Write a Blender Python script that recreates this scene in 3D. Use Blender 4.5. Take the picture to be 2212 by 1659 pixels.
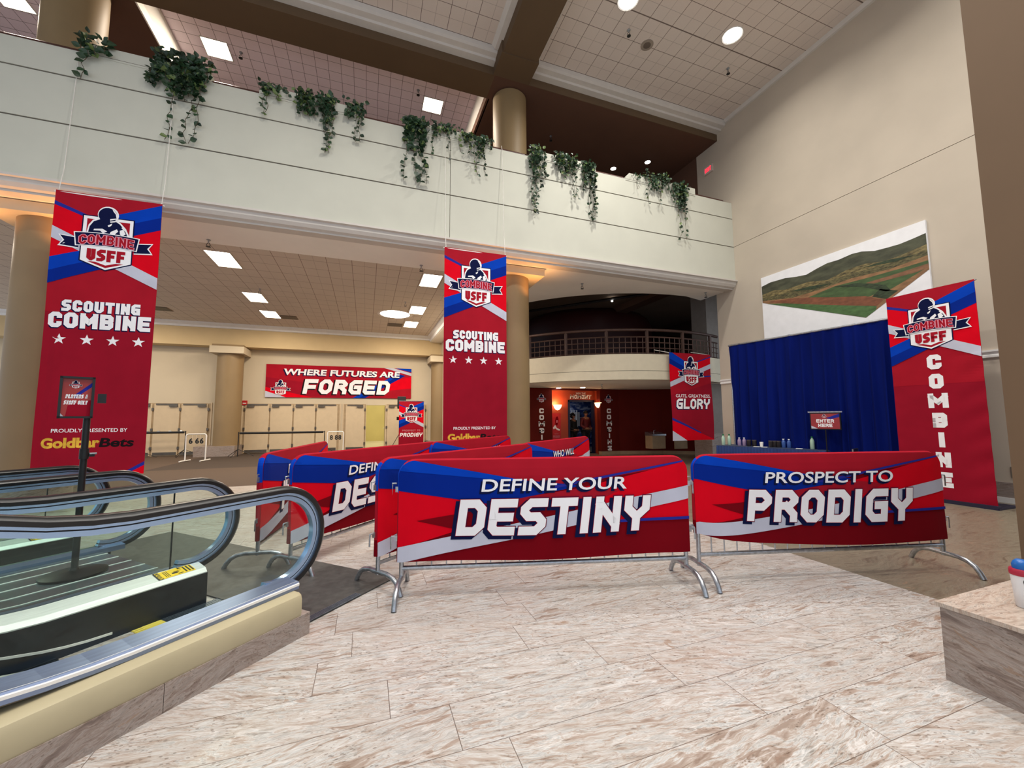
import bpy, bmesh, math, random
from mathutils import Vector, Matrix
random.seed(7)
PI = math.pi
for o in list(bpy.data.objects):
    bpy.data.objects.remove(o)
S = bpy.context.scene
COL = S.collection
# ------------------------------------------------------------------ camera
FPX, YAW, PIT, ROL, CAMH = 869.75, math.radians(19.944), math.radians(4.899), math.radians(-0.343), 1.45
cam_d = bpy.data.cameras.new('camera')
cam_d.sensor_fit = 'HORIZONTAL'
cam_d.sensor_width = 36.0
cam_d.lens = FPX / 2212.0 * 36.0
cam_d.clip_start, cam_d.clip_end = 0.05, 200
cam = bpy.data.objects.new('camera', cam_d)
COL.objects.link(cam)
_right = Vector((math.cos(YAW), -math.sin(YAW), 0))
_fwd0 = Vector((math.sin(YAW), math.cos(YAW), 0))
_fwd = _fwd0 * math.cos(PIT) + Vector((0, 0, 1)) * math.sin(PIT)
_up = _right.cross(_fwd)
cr, sr = math.cos(ROL), math.sin(ROL)
_r2 = _right * cr + _up * sr
_u2 = _up * cr - _right * sr
cam.matrix_world = Matrix(((_r2.x, _u2.x, -_fwd.x, 0), (_r2.y, _u2.y, -_fwd.y, 0), (_r2.z, _u2.z, -_fwd.z, CAMH), (0, 0, 0, 1)))
S.camera = cam
# ------------------------------------------------------------------ world, exposure, lights
S.view_settings.view_transform = 'Standard'
S.view_settings.look = 'None'
S.view_settings.exposure = 0.43
S.view_settings.gamma = 1.0
S.view_settings.use_curve_mapping = False
W = bpy.data.worlds.new('world')
S.world = W
W.use_nodes = True
W.node_tree.nodes['Background'].inputs[0].default_value = (0.80, 0.88, 1.0, 1)
W.node_tree.nodes['Background'].inputs[1].default_value = 0.70


def lamp(name, kind, loc, energy, color=(1, 1, 1), size=0.4, rot=(0, 0, 0), spot=None, sizey=None, blend=0.5, spread=PI):
    d = bpy.data.lights.new(name, kind)
    d.energy = energy
    d.color = color
    if kind == 'AREA':
        d.spread = spread
        d.shape = 'DISK' if sizey is None else 'RECTANGLE'
        d.size = size
        if sizey is not None:
            d.size_y = sizey
    else:
        d.shadow_soft_size = size
    if kind == 'SPOT':
        d.spot_size = spot
        d.spot_blend = blend
    o = bpy.data.objects.new(name, d)
    COL.objects.link(o)
    o.location = loc
    o.rotation_euler = rot
    return o


WARM = (1.0, 0.86, 0.70)
NEUT = (1.0, 0.96, 0.89)
# round high-bay lamps of the tall hall (x, y); the first two are in view
HIGH = [(7.95, 6.47), (5.13, 6.62), (7.95, 2.9), (5.13, 2.9), (7.95, -0.7), (5.13, -0.7),
        (0.9, 3.2), (-2.4, 3.2), (0.9, -0.7), (-2.4, -0.7), (-7.5, 3.2), (-7.5, -0.7)]
for i, (x, y) in enumerate(HIGH):
    e = (48, 118, 46, 108, 46, 96, 190, 60, 105, 50, 18, 18)[i]
    lamp('high_lamp', 'AREA', (x, y, 10.40), e, NEUT, 0.36, spread=math.radians(146))
# 2x4 ft troffers of the low hall and 2x2 ft troffers of the upper gallery
LOWT = [(-3.46, 11.75), (-3.52, 15.15), (-3.53, 17.45), (1.70, 11.65), (1.72, 15.05), (1.73, 17.45), (-8.6, 11.75), (-8.6, 15.15), (-8.6, 17.45)]
for x, y in LOWT:
    lamp('troffer_lamp', 'AREA', (x, y, 5.46), 72, WARM, 0.52, (0, 0, 0), None, 1.05)
UPT = [(-3.62, 10.98), (1.61, 11.02), (-7.35, 11.05)]
for x, y in UPT:
    lamp('gallery_lamp', 'AREA', (x, y, 10.42), 110, WARM, 0.5, (0, 0, 0), None, 0.5)
lamp('round_lamp', 'AREA', (0.98, 15.95, 5.44), 45, NEUT, 1.0)
# unseen warm up-lights, added behind the banners for the soffit's orange glow
for x in (3.46, -5.46):
    for sx in (-0.65, 0.75):
        lamp('soffit_glow_lamp', 'SPOT', (x + sx * .9 - .2, 8.95, 4.35), 34, (1.0, 0.45, 0.14), 0.06, (PI, 0, 0), 2.3, None, 1.0)
# warm lamps at the theatre portal
for x, y, e in ((6.86, 13.4, 9), (7.66, 13.25, 9)):
    lamp('portal_lamp', 'SPOT', (x, y, 2.56), e, (1.0, 0.62, 0.32), 0.05, (0, 0, 0), 2.2)
for x, y in ((7.84, 11.22), (8.73, 10.53)):
    lamp('gallery_downlight_lamp', 'SPOT', (x, y, 9.97), 26, (1.0, 0.75, 0.5), 0.06, (0, 0, 0), 1.6)


# ------------------------------------------------------------------ node helpers / materials
def lin(c):
    out = []
    for v in c[:3]:
        v = v / 255.0
        out.append(v / 12.92 if v <= 0.04045 else ((v + 0.055) / 1.055) ** 2.4)
    return (out[0], out[1], out[2], 1)


MATS = {}


class NT:
    def __init__(s, name):
        s.m = bpy.data.materials.new(name)
        s.m.use_nodes = True
        s.t = s.m.node_tree
        s.b = s.t.nodes['Principled BSDF']
        s.out = s.t.nodes['Material Output']

    def n(s, typ, **kw):
        nd = s.t.nodes.new(typ)
        for k, v in kw.items():
            setattr(nd, k, v)
        return nd

    def l(s, a, b):
        s.t.links.new(a, b)

    def math(s, op, a, b=None, clamp=False):
        nd = s.n('ShaderNodeMath', operation=op)
        nd.use_clamp = clamp
        for i, v in enumerate((a, b)):
            if v is None:
                continue
            if isinstance(v, (int, float)):
                nd.inputs[i].default_value = v
            else:
                s.l(v, nd.inputs[i])
        return nd.outputs[0]

    def mix(s, f, a, b, blend='MIX'):
        nd = s.n('ShaderNodeMix', data_type='RGBA', blend_type=blend)
        for i, v in ((0, f), (6, a), (7, b)):
            if isinstance(v, (int, float)):
                nd.inputs[i].default_value = v
            elif isinstance(v, tuple):
                nd.inputs[i].default_value = v
            else:
                s.l(v, nd.inputs[i])
        return nd.outputs[2]

    def noise(s, vec, scale, detail=3, rough=0.55, dist=0.0, dims='3D', w=None):
        nd = s.n('ShaderNodeTexNoise', noise_dimensions=dims)
        nd.inputs['Scale'].default_value = scale
        nd.inputs['Detail'].default_value = detail
        nd.inputs['Roughness'].default_value = rough
        nd.inputs['Distortion'].default_value = dist
        if vec is not None:
            s.l(vec, nd.inputs['Vector'])
        if w is not None:
            s.l(w, nd.inputs['W'])
        return nd.outputs['Fac']

    def ramp(s, f, stops):
        nd = s.n('ShaderNodeValToRGB')
        r = nd.color_ramp
        while len(r.elements) < len(stops):
            r.elements.new(0.5)
        for e, (p, c) in zip(r.elements, stops):
            e.position = p
            e.color = c
        s.l(f, nd.inputs[0])
        return nd.outputs[0]

    def mapping(s, vec, scale=(1, 1, 1), rot=(0, 0, 0), loc=(0, 0, 0)):
        nd = s.n('ShaderNodeMapping')
        nd.inputs['Scale'].default_value = scale
        nd.inputs['Rotation'].default_value = rot
        nd.inputs['Location'].default_value = loc
        s.l(vec, nd.inputs['Vector'])
        return nd.outputs[0]

    def bump(s, h, strength=0.2, dist=0.01):
        nd = s.n('ShaderNodeBump')
        nd.inputs['Strength'].default_value = strength
        nd.inputs['Distance'].default_value = dist
        s.l(h, nd.inputs['Height'])
        s.l(nd.outputs[0], s.b.inputs['Normal'])


def mat(name, col, rough=0.5, metal=0.0, var=0.07, scale=6.0, bump=0.0, stretch=(1, 1, 1), coat=0.0, spec=0.5, det=3):
    if name in MATS:
        return MATS[name]
    N = NT(name)
    tc = N.n('ShaderNodeTexCoord').outputs['Object']
    v = N.mapping(tc, stretch)
    f = N.noise(v, scale, det)
    c = lin(col)
    lo = tuple(x * (1 - var * 1.6) for x in c[:3]) + (1,)
    hi = tuple(min(1, x * (1 + var * 1.6)) for x in c[:3]) + (1,)
    N.l(N.ramp(f, [(0.3, lo), (0.7, hi)]), N.b.inputs['Base Color'])
    N.b.inputs['Roughness'].default_value = rough
    N.b.inputs['Metallic'].default_value = metal
    N.b.inputs['Specular IOR Level'].default_value = spec
    N.b.inputs['Coat Weight'].default_value = coat
    if bump:
        N.bump(f, bump, 0.01)
    MATS[name] = N.m
    return N.m


def emit(name, col, strength):
    if name in MATS:
        return MATS[name]
    N = NT(name)
    tc = N.n('ShaderNodeTexCoord').outputs['Object']
    f = N.noise(tc, 9.0, 2)
    c = lin(col)
    N.l(N.ramp(f, [(0.3, tuple(x * .94 for x in c[:3]) + (1,)), (0.7, c)]), N.b.inputs['Emission Color'])
    N.b.inputs['Emission Strength'].default_value = strength
    N.b.inputs['Base Color'].default_value = c
    MATS[name] = N.m
    return N.m


def glass_mat(name, tint, refl=1.0):
    N = NT(name)
    N.t.nodes.remove(N.b)
    tr = N.n('ShaderNodeBsdfTransparent')
    tr.inputs[0].default_value = tint
    gl = N.n('ShaderNodeBsdfGlossy')
    gl.inputs['Roughness'].default_value = 0.01
    gl.inputs['Color'].default_value = (0.95, 1.0, 0.98, 1)
    fr = N.n('ShaderNodeFresnel')
    fr.inputs[0].default_value = 1.5
    tc = N.n('ShaderNodeTexCoord').outputs['Object']
    nz = N.noise(tc, 3.0, 4)
    f = N.math('MULTIPLY', fr.outputs[0], N.math('ADD', N.math('MULTIPLY', nz, 0.3), refl))
    mx = N.n('ShaderNodeMixShader')
    N.l(f, mx.inputs[0])
    N.l(tr.outputs[0], mx.inputs[1])
    N.l(gl.outputs[0], mx.inputs[2])
    N.l(mx.outputs[0], N.out.inputs[0])
    MATS[name] = N.m
    return N.m


def line_mask(N, coord, period, width, off=0.0):
    a = N.math('DIVIDE', N.math('SUBTRACT', coord, off), period)
    fr = N.math('FRACT', a)
    d = N.math('ABSOLUTE', N.math('SUBTRACT', fr, 0.5))
    return N.math('GREATER_THAN', d, 0.5 - 0.5 * width / period)


def marble_floor(name, light, mid, dark, tile=True, rot=0.0, contrast=1.0, rough=0.28, sc=1.0, vert=False):
    """streaked travertine / marble laid in 4 ft x 1 ft slabs, running bond with random offsets"""
    N = NT(name)
    geo = N.n('ShaderNodeNewGeometry').outputs['Position']
    sep = N.n('ShaderNodeSeparateXYZ')
    N.l(geo, sep.inputs[0])
    X, Y = sep.outputs[0], sep.outputs[1]
    if vert:
        cv = N.n('ShaderNodeCombineXYZ')
        N.l(N.math('ADD', X, Y), cv.inputs[0])
        N.l(N.math('ADD', sep.outputs[2], N.math('MULTIPLY', Y, .05)), cv.inputs[1])
        geo = cv.outputs[0]
        X, Y = N.math('ADD', X, Y), N.math('MULTIPLY', sep.outputs[2], .01)
    rowf = N.math('DIVIDE', N.math('SUBTRACT', Y, 1.2430), 0.3085)
    row = N.math('FLOOR', rowf)
    wn = N.n('ShaderNodeTexWhiteNoise', noise_dimensions='1D')
    N.l(N.math('ADD', row, 11.37), wn.inputs['W'])
    xo = N.math('ADD', N.math('DIVIDE', X, 1.236), wn.outputs['Value'])
    colf = N.math('FLOOR', xo)
    idn = N.n('ShaderNodeTexWhiteNoise', noise_dimensions='2D')
    cmb = N.n('ShaderNodeCombineXYZ')
    N.l(row, cmb.inputs[0])
    N.l(colf, cmb.inputs[1])
    N.l(cmb.outputs[0], idn.inputs['Vector'])
    tid = idn.outputs['Value']
    # per tile: shifted and slightly rotated streak field
    rotn = N.n('ShaderNodeVectorRotate', rotation_type='Z_AXIS')
    N.l(geo, rotn.inputs['Vector'])
    N.l(N.math('ADD', N.math('MULTIPLY', N.math('SUBTRACT', tid, 0.5), 0.55), rot), rotn.inputs['Angle'])
    off = N.n('ShaderNodeVectorMath', operation='ADD')
    sc3 = N.n('ShaderNodeVectorMath', operation='SCALE')
    N.l(idn.outputs['Color'], sc3.inputs[0])
    sc3.inputs['Scale'].default_value = 37.0
    N.l(rotn.outputs[0], off.inputs[0])
    N.l(sc3.outputs[0], off.inputs[1])
    v = N.mapping(off.outputs[0], (2.0 * sc, 15.0 * sc, 1))
    warp = N.noise(N.mapping(off.outputs[0], (1.1 * sc, 2.2 * sc, 1)), 2.2, 3)
    vv = N.n('ShaderNodeVectorMath', operation='ADD')
    cw = N.n('ShaderNodeCombineXYZ')
    N.l(N.math('MULTIPLY', warp, 0.7), cw.inputs[0])
    N.l(N.math('MULTIPLY', warp, 2.6), cw.inputs[1])
    N.l(v, vv.inputs[0])
    N.l(cw.outputs[0], vv.inputs[1])
    f1 = N.noise(vv.outputs[0], 1.6, 7, 0.62, 0.5)
    f2 = N.noise(N.mapping(off.outputs[0], (5.5 * sc, 34 * sc, 1)), 1.3, 5, 0.7, 0.6)
    shift = N.math('MULTIPLY', N.math('SUBTRACT', tid, 0.5), 0.10)
    f = N.math('ADD', f1, shift)
    base = N.ramp(f, [(0.30, dark), (0.40, mid), (0.44, light), (0.475, tuple(x * .66 for x in light[:3]) + (1,)), (0.505, light), (0.545, mid), (0.575, light), (0.66, mid)])
    fl = N.ramp(f2, [(0.30, (0.34, 0.27, 0.22, 1)), (0.43, (0.80, 0.74, 0.69, 1)), (0.52, (1, 1, 1, 1))])
    colr = N.mix(0.78 * contrast, base, fl, 'MULTIPLY')
    # wavy veins: thin iso-lines of a warped, stretched noise
    f3 = N.noise(N.mapping(off.outputs[0], (1.3 * sc, 6.5 * sc, 1)), 1.5, 5, 0.55, 0.9)
    for lv, wd, am, vc in ((0.47, 0.010, 0.55, (150, 122, 106)), (0.56, 0.007, 0.5, (132, 106, 94)), (0.41, 0.016, 0.5, (228, 224, 222))):
        d_ = N.math('DIVIDE', N.math('ABSOLUTE', N.math('SUBTRACT', f3, lv)), wd)
        vm = N.math('MULTIPLY', N.math('SUBTRACT', 1.0, d_, True), am)
        colr = N.mix(vm, colr, lin(vc) if sc == 1.0 else mid)
    big = N.noise(N.mapping(off.outputs[0], (.8, 2.4, 1)), 1.0, 3)
    colr = N.mix(N.math('MULTIPLY', N.math('SUBTRACT', big, 0.42, True), 1.1), colr, mid)
    # dark pits
    vo = N.n('ShaderNodeTexVoronoi', feature='F1')
    vo.inputs['Scale'].default_value = 1.0
    N.l(N.mapping(off.outputs[0], (26 * sc, 55 * sc, 1)), vo.inputs['Vector'])
    pit = N.math('MULTIPLY', N.math('LESS_THAN', vo.outputs['Distance'], 0.21), N.math('GREATER_THAN', N.noise(off.outputs[0], 3.4, 2), 0.52))
    colr = N.mix(N.math('MULTIPLY', pit, 0.55), colr, lin((95, 78, 66)))
    # brown inclusions
    inc = N.math('GREATER_THAN', N.noise(N.mapping(off.outputs[0], (3.0, 8.0, 1)), 1.0, 5, 0.6, 1.2), 0.665)
    colr = N.mix(N.math('MULTIPLY', inc, 0.6), colr, lin((150, 122, 100)))
    if tile:
        lx = N.math('GREATER_THAN', N.math('ABSOLUTE', N.math('SUBTRACT', N.math('FRACT', xo), 0.5)), 0.5 - 0.0015)
        ly = N.math('GREATER_THAN', N.math('ABSOLUTE', N.math('SUBTRACT', N.math('FRACT', rowf), 0.5)), 0.5 - 0.0055)
        lm = N.math('MAXIMUM', lx, ly)
        colr = N.mix(N.math('MULTIPLY', lm, 0.85), colr, lin((90, 72, 62)))
    N.l(colr, N.b.inputs['Base Color'])
    rr = N.math('ADD', N.math('MULTIPLY', f2, 0.25), rough - .1)
    N.l(rr, N.b.inputs['Roughness'])
    N.bump(f2, 0.05, 0.003)
    MATS[name] = N.m
    return N.m


def tile_ceiling(name, col, px, py, fx, fy, ox=0.0, oy=0.0, lw=0.012, lcol=(92, 74, 66), sub=True, bigy=None):
    N = NT(name)
    geo = N.n('ShaderNodeNewGeometry').outputs['Position']
    sep = N.n('ShaderNodeSeparateXYZ')
    N.l(geo, sep.inputs[0])
    X, Y = sep.outputs[0], sep.outputs[1]
    m = N.math('MAXIMUM', line_mask(N, X, px, lw, ox), line_mask(N, Y, py, lw, oy))
    if bigy:
        m = N.math('MAXIMUM', m, line_mask(N, Y, bigy, lw * 2.2, oy))
    f = N.noise(geo, 60.0, 2)
    f2 = N.noise(geo, 0.9, 2)
    c = lin(col)
    base = N.ramp(N.math('ADD', N.math('MULTIPLY', f, .5), N.math('MULTIPLY', f2, .5)), [(0.3, tuple(x * .92 for x in c[:3]) + (1,)), (0.7, c)])
    if sub:
        sm = N.math('MAXIMUM', line_mask(N, X, px / fx, lw * .8, ox), line_mask(N, Y, py / fy, lw * .8, oy))
        base = N.mix(N.math('MULTIPLY', sm, 0.38), base, lin(lcol))
    base = N.mix(N.math('MULTIPLY', m, 0.85), base, lin(lcol))
    N.l(base, N.b.inputs['Base Color'])
    N.b.inputs['Roughness'].default_value = 0.85
    MATS[name] = N.m
    return N.m


# ------------------------------------------------------------------ geometry helpers
class B:
    """collects shapes (with materials) into ONE mesh object"""

    def __init__(s):
        s.bm = bmesh.new()
        s.mats = []
        s.cur = 0

    def m(s, material):
        if material not in s.mats:
            s.mats.append(material)
        s.cur = s.mats.index(material)
        return s

    def face(s, vs):
        try:
            f = s.bm.faces.new(vs)
            f.material_index = s.cur
            return f
        except ValueError:
            return None

    def poly(s, pts):
        return s.face([s.bm.verts.new(p) for p in pts])

    def box(s, a, b):
        x0, y0, z0 = a
        x1, y1, z1 = b
        v = [s.bm.verts.new(p) for p in ((x0, y0, z0), (x1, y0, z0), (x1, y1, z0), (x0, y1, z0), (x0, y0, z1), (x1, y0, z1), (x1, y1, z1), (x0, y1, z1))]
        for q in ((0, 3, 2, 1), (4, 5, 6, 7), (0, 1, 5, 4), (1, 2, 6, 5), (2, 3, 7, 6), (3, 0, 4, 7)):
            s.face([v[i] for i in q])
        return s

    def cbox(s, c, d, r=0.0):
        """box by centre and size"""
        return s.box((c[0] - d[0] / 2, c[1] - d[1] / 2, c[2] - d[2] / 2), (c[0] + d[0] / 2, c[1] + d[1] / 2, c[2] + d[2] / 2))

    def prism(s, pts, vec):
        """extrude a planar outline (3D points) along vec, closed"""
        vec = Vector(vec)
        a = [s.bm.verts.new(p) for p in pts]
        b = [s.bm.verts.new(Vector(p) + vec) for p in pts]
        s.face(a[::-1])
        s.face(b)
        n = len(pts)
        for i in range(n):
            s.face([a[i], a[(i + 1) % n], b[(i + 1) % n], b[i]])
        return s

    def loft(s, rings, closed_ring=True, caps=True):
        vr = [[s.bm.verts.new(p) for p in r] for r in rings]
        for a, b in zip(vr[:-1], vr[1:]):
            n = len(a)
            for i in range(n if closed_ring else n - 1):
                s.face([a[i], a[(i + 1) % n], b[(i + 1) % n], b[i]])
        if caps and closed_ring:
            s.face(vr[0][::-1])
            s.face(vr[-1])
        return s

    def tube(s, pts, r, n=8, caps=True):
        pts = [Vector(p) for p in pts]
        rr = r if isinstance(r, (list, tuple)) else [r] * len(pts)
        rings = []
        up = None
        for i, p in enumerate(pts):
            if i == 0:
                d = pts[1] - p
            elif i == len(pts) - 1:
                d = p - pts[i - 1]
            else:
                d = (pts[i + 1] - p).normalized() + (p - pts[i - 1]).normalized()
            d.normalize()
            if up is None:
                up = Vector((0, 0, 1)) if abs(d.z) < .9 else Vector((1, 0, 0))
            a = d.cross(up).normalized()
            up = a.cross(d).normalized()
            rings.append([p + (a * math.cos(2 * PI * k / n) + up * math.sin(2 * PI * k / n)) * rr[i] for k in range(n)])
        return s.loft(rings, True, caps)

    def cyl(s, a, b, r, n=20):
        return s.tube([a, b], r, n)

    def lathe(s, prof, c=(0, 0, 0), n=24):
        rings = [[(c[0] + r * math.cos(2 * PI * k / n), c[1] + r * math.sin(2 * PI * k / n), c[2] + z) for k in range(n)] for r, z in prof]
        return s.loft(rings)

    def bevel(s, w, seg=2):
        bmesh.ops.remove_doubles(s.bm, verts=s.bm.verts, dist=1e-5)
        bmesh.ops.bevel(s.bm, geom=list(s.bm.edges), offset=w, segments=seg, affect='EDGES', profile=0.6)
        return s

    def obj(s, name, parent=None, off=(0, 0, 0), smooth=False, label=None, fix=True):
        if fix:
            bmesh.ops.recalc_face_normals(s.bm, faces=s.bm.faces)
        off = Vector(off)
        if off.length:
            for v in s.bm.verts:
                v.co -= off
        me = bpy.data.meshes.new(name)
        s.bm.to_mesh(me)
        s.bm.free()
        for m_ in s.mats:
            me.materials.append(m_)
        if smooth:
            me.polygons.foreach_set('use_smooth', [True] * len(me.polygons))
            try:
                me.set_sharp_from_angle(angle=0.7)
            except Exception:
                pass
        o = bpy.data.objects.new(name, me)
        COL.objects.link(o)
        if parent is not None:
            o.parent = parent
        if label:
            o['label'] = label
        return o


def tag(o, label, cat, group=None, kind=None):
    o['label'] = label
    o['category'] = cat
    if group:
        o['group'] = group
    if kind:
        o['kind'] = kind
    return o


def thing(name, label, cat, loc=(0, 0, 0), rot=0.0, group=None):
    o = bpy.data.objects.new(name, None)
    COL.objects.link(o)
    o.location = loc
    o.rotation_euler = (0, 0, rot)
    o.empty_display_size = 0.1
    return tag(o, label, cat, group)


def struct(b, name, smooth=False, parent=None, off=(0, 0, 0)):
    o = b.obj(name, parent, off, smooth)
    if parent is None:
        o['kind'] = 'structure'
    return o


def dup(root, loc=None, rot=None, label=None):
    r = root.copy()
    COL.objects.link(r)
    if loc is not None:
        r.location = loc
    if rot is not None:
        r.rotation_euler = (0, 0, rot)
    if label:
        r['label'] = label
    for ch in list(root.children):
        c = ch.copy()
        COL.objects.link(c)
        c.parent = r
        for g in list(ch.children):
            d = g.copy()
            COL.objects.link(d)
            d.parent = c
    return r


# ------------------------------------------------------------------ printed graphics
def clip(poly, cp):
    """clip a polygon by a convex counter-clockwise polygon"""
    out = list(poly)
    n = len(cp)
    for i in range(n):
        a, b = cp[i], cp[(i + 1) % n]
        inp, out = out, []
        if not inp:
            break

        def side(p):
            return (b[0] - a[0]) * (p[1] - a[1]) - (b[1] - a[1]) * (p[0] - a[0])
        for j in range(len(inp)):
            p, q = inp[j], inp[(j + 1) % len(inp)]
            sp, sq = side(p), side(q)
            if sp >= 0:
                out.append(p)
            if (sp >= 0) != (sq >= 0):
                t = sp / (sp - sq)
                out.append((p[0] + (q[0] - p[0]) * t, p[1] + (q[1] - p[1]) * t))
    return out


def glyph(ch, w, h, t, c):
    x0, x1, y0, y1 = t / 2, w - t / 2, t / 2, h - t / 2
    m = (y0 + y1) / 2
    xm = w / 2
    c = min(c, (x1 - x0) * .45)
    k = c * .8
    G = {
        'A': [[(x0, y0), (x0, y1 - c), (x0 + c, y1), (x1 - c, y1), (x1, y1 - c), (x1, y0)], [(x0, m - .06 * h), (x1, m - .06 * h)]],
        'B': [[(x0, y0), (x1 - k, y0), (x1, y0 + k), (x1, m - k), (x1 - k, m), (x0, m)], [(x0, y0), (x0, y1), (x1 - k, y1), (x1, y1 - k), (x1, m + k), (x1 - k, m)]],
        'C': [[(x1, y1 - .8 * c - .1 * t), (x1, y1 - .8 * c), (x1 - .8 * c, y1), (x0 + c, y1), (x0, y1 - c), (x0, y0 + c), (x0 + c, y0), (x1 - .8 * c, y0), (x1, y0 + .8 * c), (x1, y0 + .8 * c + .1 * t)]],
        'D': [[(x0, y0), (x1 - c, y0), (x1, y0 + c), (x1, y1 - c), (x1 - c, y1), (x0, y1), (x0, y0)]],
        'E': [[(x1, y1), (x0, y1), (x0, y0 + c * .6), (x0 + c * .6, y0), (x1, y0)], [(x0, m), (x1 - .1 * w, m)]],
        'F': [[(x1, y1), (x0, y1), (x0, y0)], [(x0, m - .03 * h), (x1 - .1 * w, m - .03 * h)]],
        'G': [[(x1, y1), (x0 + c, y1), (x0, y1 - c), (x0, y0 + c), (x0 + c, y0), (x1, y0), (x1, m), (xm + .05 * w, m)]],
        'H': [[(x0, y0), (x0, y1)], [(x1, y0), (x1, y1)], [(x0, m), (x1, m)]],
        'I': [[(xm, y0), (xm, y1)]],
        'L': [[(x0, y1), (x0, y0), (x1, y0)]],
        'M': [[(x0, y0), (x0, y1)], [(x1, y0), (x1, y1)], [(x0 + .1 * t, y1 - .3 * t), (xm, m - .1 * h)], [(x1 - .1 * t, y1 - .3 * t), (xm, m - .1 * h)]],
        'N': [[(x0, y0), (x0, y1)], [(x1, y0), (x1, y1)], [(x0 + .15 * t, y1 - .45 * t), (x1 - .15 * t, y0 + .45 * t)]],
        'O': [[(x0 + c, y0), (x1 - c, y0), (x1, y0 + c), (x1, y1 - c), (x1 - c, y1), (x0 + c, y1), (x0, y1 - c), (x0, y0 + c), (x0 + c, y0)]],
        'P': [[(x0, y0), (x0, y1), (x1 - c, y1), (x1, y1 - c), (x1, m - .04 * h + c), (x1 - c, m - .04 * h), (x0, m - .04 * h)]],
        'R': [[(x0, y0), (x0, y1), (x1 - c, y1), (x1, y1 - c), (x1, m + c), (x1 - c, m), (x0, m)], [(xm, m), (x1, y0 + .12 * h), (x1, y0)]],
        'S': [[(x1, y1), (x0 + c, y1), (x0, y1 - c), (x0, m + k), (x0 + k, m), (x1 - k, m), (x1, m - k), (x1, y0 + c), (x1 - c, y0), (x0, y0)]],
        'T': [[(x0, y1), (x1, y1)], [(xm, y1), (xm, y0)]],
        'U': [[(x0, y1), (x0, y0 + c), (x0 + c, y0), (x1 - c, y0), (x1, y0 + c), (x1, y1)]],
        'V': [[(x0, y1), (x0, m), (xm, y0), (x1, m), (x1, y1)]],
        'W': [[(x0, y1), (x0, y0), (xm, m + .05 * h), (x1, y0), (x1, y1)]],
        'X': [[(x0, y0), (x1, y1)], [(x0, y1), (x1, y0)]],
        'Y': [[(x0, y1), (x0, m + .14 * h), (xm, m - .1 * h), (x1, m + .14 * h), (x1, y1)], [(xm, m - .1 * h), (xm, y0)]],
        '&': [[(x1, y0), (x0 + c, y1 - c), (x0 + c, y1), (x1 - c, y1), (x1 - c, m + k), (x0, m - k), (x0, y0), (x1 - c, y0), (x1, m)]],
        '6': [[(x1, y1), (x0 + c, y1), (x0, y1 - c), (x0, y0 + c), (x0 + c, y0), (x1 - c, y0), (x1, y0 + c), (x1, m - k), (x1 - k, m), (x0, m)]],
    }
    return G.get(ch, [])


def stroke(pts, t):
    """quads along a polyline of thickness t, mitred joints, square ends"""
    P = [Vector((p[0], p[1])) for p in pts]
    closed = (P[0] - P[-1]).length < 1e-6 and len(P) > 2
    if closed:
        P = P[:-1]
    n = len(P)
    h = t / 2
    L = []
    for i in range(n):
        if closed or 0 < i < n - 1:
            d0 = (P[i] - P[i - 1]).normalized()
            d1 = (P[(i + 1) % n] - P[i]).normalized()
            n0, n1 = Vector((-d0.y, d0.x)), Vector((-d1.y, d1.x))
            mm = n0 + n1
            if mm.length < .25:
                mm = n0
            mm.normalize()
            k = h / max(mm.dot(n0), .62)
            L.append((P[i] + mm * k, P[i] - mm * k))
        else:
            d = (P[1] - P[0]) if i == 0 else (P[-1] - P[-2])
            d.normalize()
            nn = Vector((-d.y, d.x))
            q = P[i] + d * (-h if i == 0 else h)
            L.append((q + nn * h, q - nn * h))
    out = []
    for i in range(n if closed else n - 1):
        a, b = L[i], L[(i + 1) % n]
        out.append([tuple(a[0]), tuple(a[1]), tuple(b[1]), tuple(b[0])])
    return out


WIDTHS = {'I': .42, 'M': 1.28, 'W': 1.28, ' ': .55, '&': 1.0}


def stext_width(s, w, gap):
    return sum(w * WIDTHS.get(c, 1.0) for c in s) + gap * (len(s) - 1)


_fcache = {}


def fpolys(s, bold=0.0):
    """triangles of a string in the built-in font (unit size)"""
    key = (s, bold)
    if key in _fcache:
        return _fcache[key]
    cu = bpy.data.curves.new('tmp', 'FONT')
    cu.body = s
    cu.size = 1.0
    cu.offset = bold
    cu.resolution_u = 4
    o = bpy.data.objects.new('tmp', cu)
    COL.objects.link(o)
    dg = bpy.context.evaluated_depsgraph_get()
    ev = o.evaluated_get(dg)
    me = ev.to_mesh()
    vs = [(v.co.x, v.co.y) for v in me.vertices]
    tris = [[vs[i] for i in p.vertices] for p in me.polygons]
    ev.to_mesh_clear()
    bpy.data.objects.remove(o)
    bpy.data.curves.remove(cu)
    xs = [v[0] for v in vs]
    ys = [v[1] for v in vs]
    _fcache[key] = (tris, min(xs), max(xs), min(ys), max(ys))
    return _fcache[key]


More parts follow.
